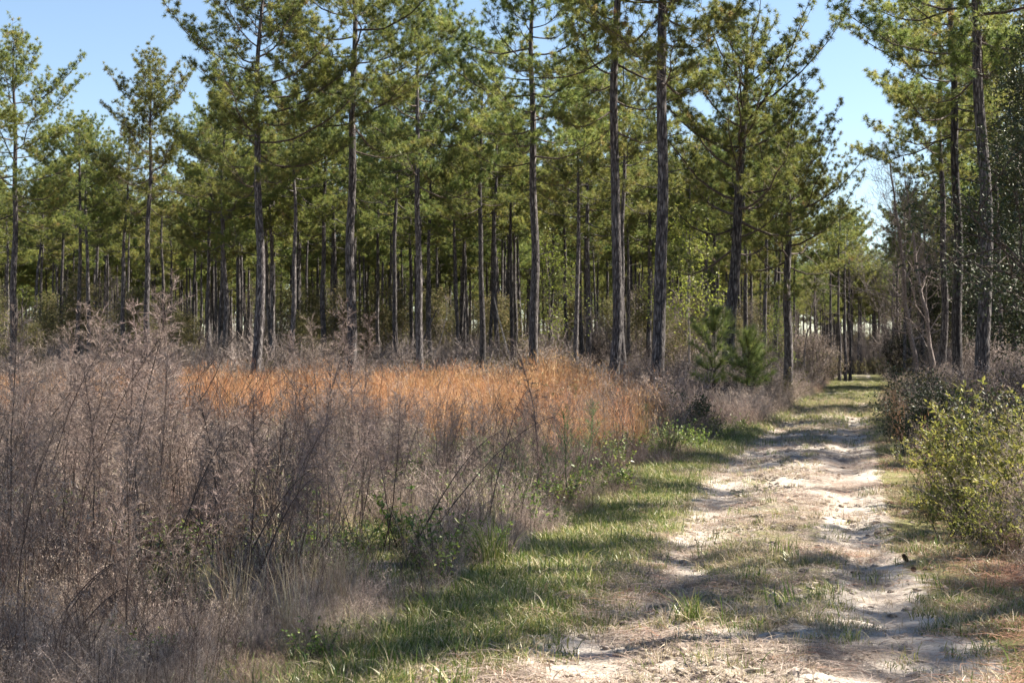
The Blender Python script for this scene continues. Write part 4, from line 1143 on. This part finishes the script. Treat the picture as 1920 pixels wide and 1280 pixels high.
for px, d, h, k, lab in [(1838, 13.6, 1.12, 0, 'yellow-green leafy bush nearest the sandy track in full sun'),
                         (1897, 13.0, 1.15, 3, 'yellow-green bush at the frame edge, taller than its neighbours'),
                         (1800, 15.2, .95, 2, 'lower yellow-green bush on the far side of the sunlit clump'),
                         (1872, 15.6, 1.3, 0, 'yellow-green bush at the back of the sunlit clump below the charred pine'),
                         (1925, 15.4, 1.35, 2, 'yellow-green bush behind the tallest one at the frame edge'),
                         (1905, 11.4, .62, 1, 'small yellow-green bush low at the foot of the clump'),
                         (1862, 11.9, .55, 2, 'smallest yellow-green bush reaching over dry litter'),
                         (1775, 17.0, .8, 1, 'thin yellow-green bush where the clump meets the grassy patch'),
                         (1950, 12.2, 1.0, 0, 'yellow-green bush half outside the frame'),
                         (1765, 18.6, .95, 3, 'yellow-green bush with thin canes beside the olive bushes'),
                         (1850, 17.8, 1.25, 1, 'yellow-green bush reaching up in front of the charred pine trunk'),
                         (1762, 14.8, .6, 0, 'small yellow-green bush next to the forked bleached twig'),
                         (1798, 13.2, .55, 3, 'tiny yellow-green bush in the dry litter before the clump'),
                         (1822, 12.4, .7, 2, 'low yellow-green bush at the front of the sunlit clump by the track'),
                         (1880, 14.4, 1.1, 3, 'yellow-green bush in the very middle of the sunlit clump'),
                         (1915, 17.5, 1.4, 0, 'tall yellow-green bush at the frame edge before the dark evergreens')]:
    put_shrub(YS[k], px, d, h, lab)
for px, d, h, k, lab in [(1722, 24.5, 1.1, 0, 'dark glossy bush standing in shade by the bend of the track edge'),
                         (1758, 26.5, 1.3, 2, 'olive-leaved bush of thin canes behind the dark bush at the track edge'),
                         (1698, 28, 1.0, 3, 'olive-leaved bush farther along the track edge with reddish grass'),
                         (1846, 16.2, .95, 0, 'dark holly-like bush showing through the yellow-green clump'),
                         (1285, 29.5, .9, 1, 'dark green low bush where the orange grass meets the verge')]:
    put_shrub((DS + OS)[k], px, d, h, lab)
i = 0
while i < 34:
    d = rng.uniform(15.5, 62); X = weed_r(d) + .6 + abs(rng.gauss(0, 3.0))
    put_shrub(rng.choice(OS + OS + [BW[0], BS[0]]), 0, d, rng.uniform(.8, 1.4), 'olive brushy bush on the shaded side of the track, %s' % ('near the yellow-green clump' if d < 30 else 'by the charred pine' if d < 50 else 'past the three trunks'), group='shaded bushes %s' % ('near the clump' if d < 30 else 'by the charred pine' if d < 50 else 'past the trunks'), x=X); i += 1
for px, d, h in [(1296, 39, .7), (1365, 41, .5), (1436, 43, .9), (1268, 41, .9)]:
    put_shrub(BW[int(px) % 2], px, d, h, 'brown dry bush growing around the feet of the young pines', group='brown bushes round the young pines')
i = 0
while i < 26:
    d = rng.uniform(30, 105); X = weed_l(d) - .6 - abs(rng.gauss(0, 2.2))
    put_shrub(rng.choice(BW + BW + OS + BS), 0, d, rng.uniform(.8, 1.6), 'brownish brushy bush on the field side of the track, %s' % ('before the young pines' if d < 44 else 'by the stout pine' if d < 68 else 'far past the stout pine'), group='field-side bushes %s' % ('before the young pines' if d < 44 else 'by the stout pine' if d < 68 else 'farther on'), x=X); i += 1

# brush under the pines: past counting
def whole(a):
    g, c, bm, lm = a['raw']; return proto('b', joined('brush', [(g, bm)] + ([(c, lm)] if lm else [])))
up_ = [whole(x) for x in (BS[0], BS[1], BS[2], BW[0], BW[1], OS[0], OS[1], DS[0])]
P = []; Rr = []; S = []; I = []
while len(P) < 2000:
    d = 46 + 190 * rng.random() ** 1.2; X = at(rng.uniform(-150, 2080), d)
    if weed_l(d) - .3 < X < weed_r(d) + .6: continue
    P.append((X, d, -.03)); Rr.append((0, 0, rng.uniform(0, 6.28)))
    I.append(rng.choice([0, 1, 2, 0, 1, 2, 0, 1, 2, 3, 4, 3, 4, 5, 6, 5, 6])); S.append(rng.uniform(.8, 1.6 if d < 80 else 3.0) * (1 + .5 * (d > 100) * rng.random()))
while len(P) < 2220:
    d = 22 + 40 * rng.random(); X = weed_r(d) + 2.5 + 8 * rng.random()
    P.append((X, d, -.03)); Rr.append((0, 0, rng.uniform(0, 6.28))); I.append(rng.choice([0, 1, 3, 5, 6, 3])); S.append(rng.uniform(.8, 1.4) if X - weed_r(d) < 6 else rng.uniform(1.3, 2.4))
scatter('underbrush', P, Rr, S, I, up_)
# leafless thicket and low trees closing the view under the crowns
th = [proto('t', BARE[k]['wood']) for k in (1, 2)]
ev = [proto('e', joined('brush_tree', [(OS[k]['raw'][0], 'limb'), (OS[k]['raw'][1], 'leaf_o')])) for k in range(2)]
P = []; Rr = []; S = []; I = []
while len(P) < 1150:
    d = 105 + 190 * rng.random(); X = at(rng.uniform(-200, 2150), d)
    if len(P) > 740: d = rng.uniform(236, 300); X = at(rng.uniform(1560, 1700) if len(P) < 860 else rng.uniform(-60, 1560), d)
    if path_l(d) - 1.5 < X < path_r(d) + 1.5 and d < 235: continue
    k = rng.choice([0, 1] * 6 + [2, 3]) if len(P) < 740 else rng.choice([0, 1, 0, 1, 0, 1, 2]); P.append((X, d, -.1)); Rr.append((0, 0, rng.uniform(0, 6.28))); I.append(k); S.append(rng.uniform(.5, .95) if k < 2 else rng.uniform(2.5, 4.5))
while len(P) < 2050:   # distant woods closing the horizon
    d = rng.uniform(285, 440) if len(P) < 1460 else rng.uniform(440, 500); X = at(rng.uniform(-160, 2080), d); k = rng.choice([0, 1, 2, 3] if len(P) < 1460 else [2, 3])
    P.append((X, d, -.3)); Rr.append((0, 0, rng.uniform(0, 6.28))); I.append(k); S.append(rng.uniform(.8, 1.2) if k < 2 else rng.uniform(7, 12) if len(P) < 1460 else rng.uniform(10, 15))
ms = [broadleaf(61 + i, 7, 'leaf_o', 4, .17, .09, .05, 4, .6, .28, .18) for i in range(2)]
mid = [proto('m', joined_tree) for joined_tree in (a['leaves'] for a in ms)] + [proto('w', a['wood']) for a in ms]
q0 = []
while len(q0) < 170:
    d = rng.uniform(88, 230); X = at(rng.uniform(-100, 2060), d)
    if path_l(d) - 3.5 < X < path_r(d) + 3.5: continue
    q0.append((X, d, -.1, rng.uniform(0, 6.28), rng.uniform(.6, 1.15), rng.randrange(2)))
scatter('midstorey_thicket', [q[:3] for q in q0] * 2, [(0, 0, q[3]) for q in q0] * 2, [q[4] for q in q0] * 2, [q[5] for q in q0] + [q[5] + 2 for q in q0], mid)
scatter('thicket', P, Rr, S, I, th + ev)


# ----------------------------------------------------------------- small things on the ground
def cone_mesh(seed):
    rng = rs(seed); body = G(); sc_ = G()
    z = np.linspace(0, .095, 7); body.tube(np.stack([z * 0, z * 0, z], 1), .022 * np.sin(np.linspace(.35, 2.9, 7)), 8)
    n = 70; t = np.arange(n) / n; a = np.arange(n) * 2.4; r = .021 * np.sin(.35 + 2.5 * t)
    p = np.stack([r * np.cos(a), r * np.sin(a), .092 * t], 1); d = nrm(np.stack([np.cos(a), np.sin(a), .35 + 1.2 * t], 1))
    sc_.leaves(p, d, nrm(np.stack([-np.cos(a) * .3, -np.sin(a) * .3, np.ones(n)], 1)), .024, .022, 0, rng.rand(n))
    return body.mesh('cone_core', [M['cone']]), sc_.mesh('cone_scales', [M['cone']])
CN = cone_mesh(1)
for px, d, rx, sc, lab in [(1700, 11.25, .5, 1.5, 'dark pine cone standing on the sand beside the litter of the bank'),
                           (1574, 20.2, 1.2, 1.5, 'pine cone lying in the sunlit middle of the pale sand'),
                           (1466, 35, 1.3, 1.5, 'distant pine cone lying on the near edge of the far shaded sand'),
                           (1712, 10.7, 1.5, 1.3, 'pine cone lying in the needle litter next to the standing cone')]:
    X = at(px, d); o = thing('pine_cone', lab, 'pine cone', (X, d, hz(X, d) + .012), (rx, .3, px), sc * .45); part('core', CN[0], o); part('scales', CN[1], o)
for px, d, L, rx, rz, lab in [(1772, 13.4, .8, 74, .9, 'bleached forked twig lying at the foot of the yellow-green clump'),
                              (1815, 14.2, .9, 60, -.8, 'pale bare twig slanting out of the yellow-green clump'),
                              (1672, 20.8, .5, 25, .4, 'pale hooked stalk standing at the track edge before the dark bush'),
                              (1790, 15.8, 1.0, 62, .7, 'long pale twig reaching out over the thin yellow-green bush')]:
    g = G(); tips = []; branchy(g, rs(int(px)), (0, 0, 0), (0, 0, 1), L * .6, .008, 1, tips, 0, .5, 0.0, 5, (1, 2), .16, .003, .6, 5)
    X = at(px, d); thing('dead_twig', lab, 'dead twig', (X, d, hz(X, d) + .03), (R(rx), 0, rz), 1.0, None, g.mesh('dead_twig', [M['deadwood']]))
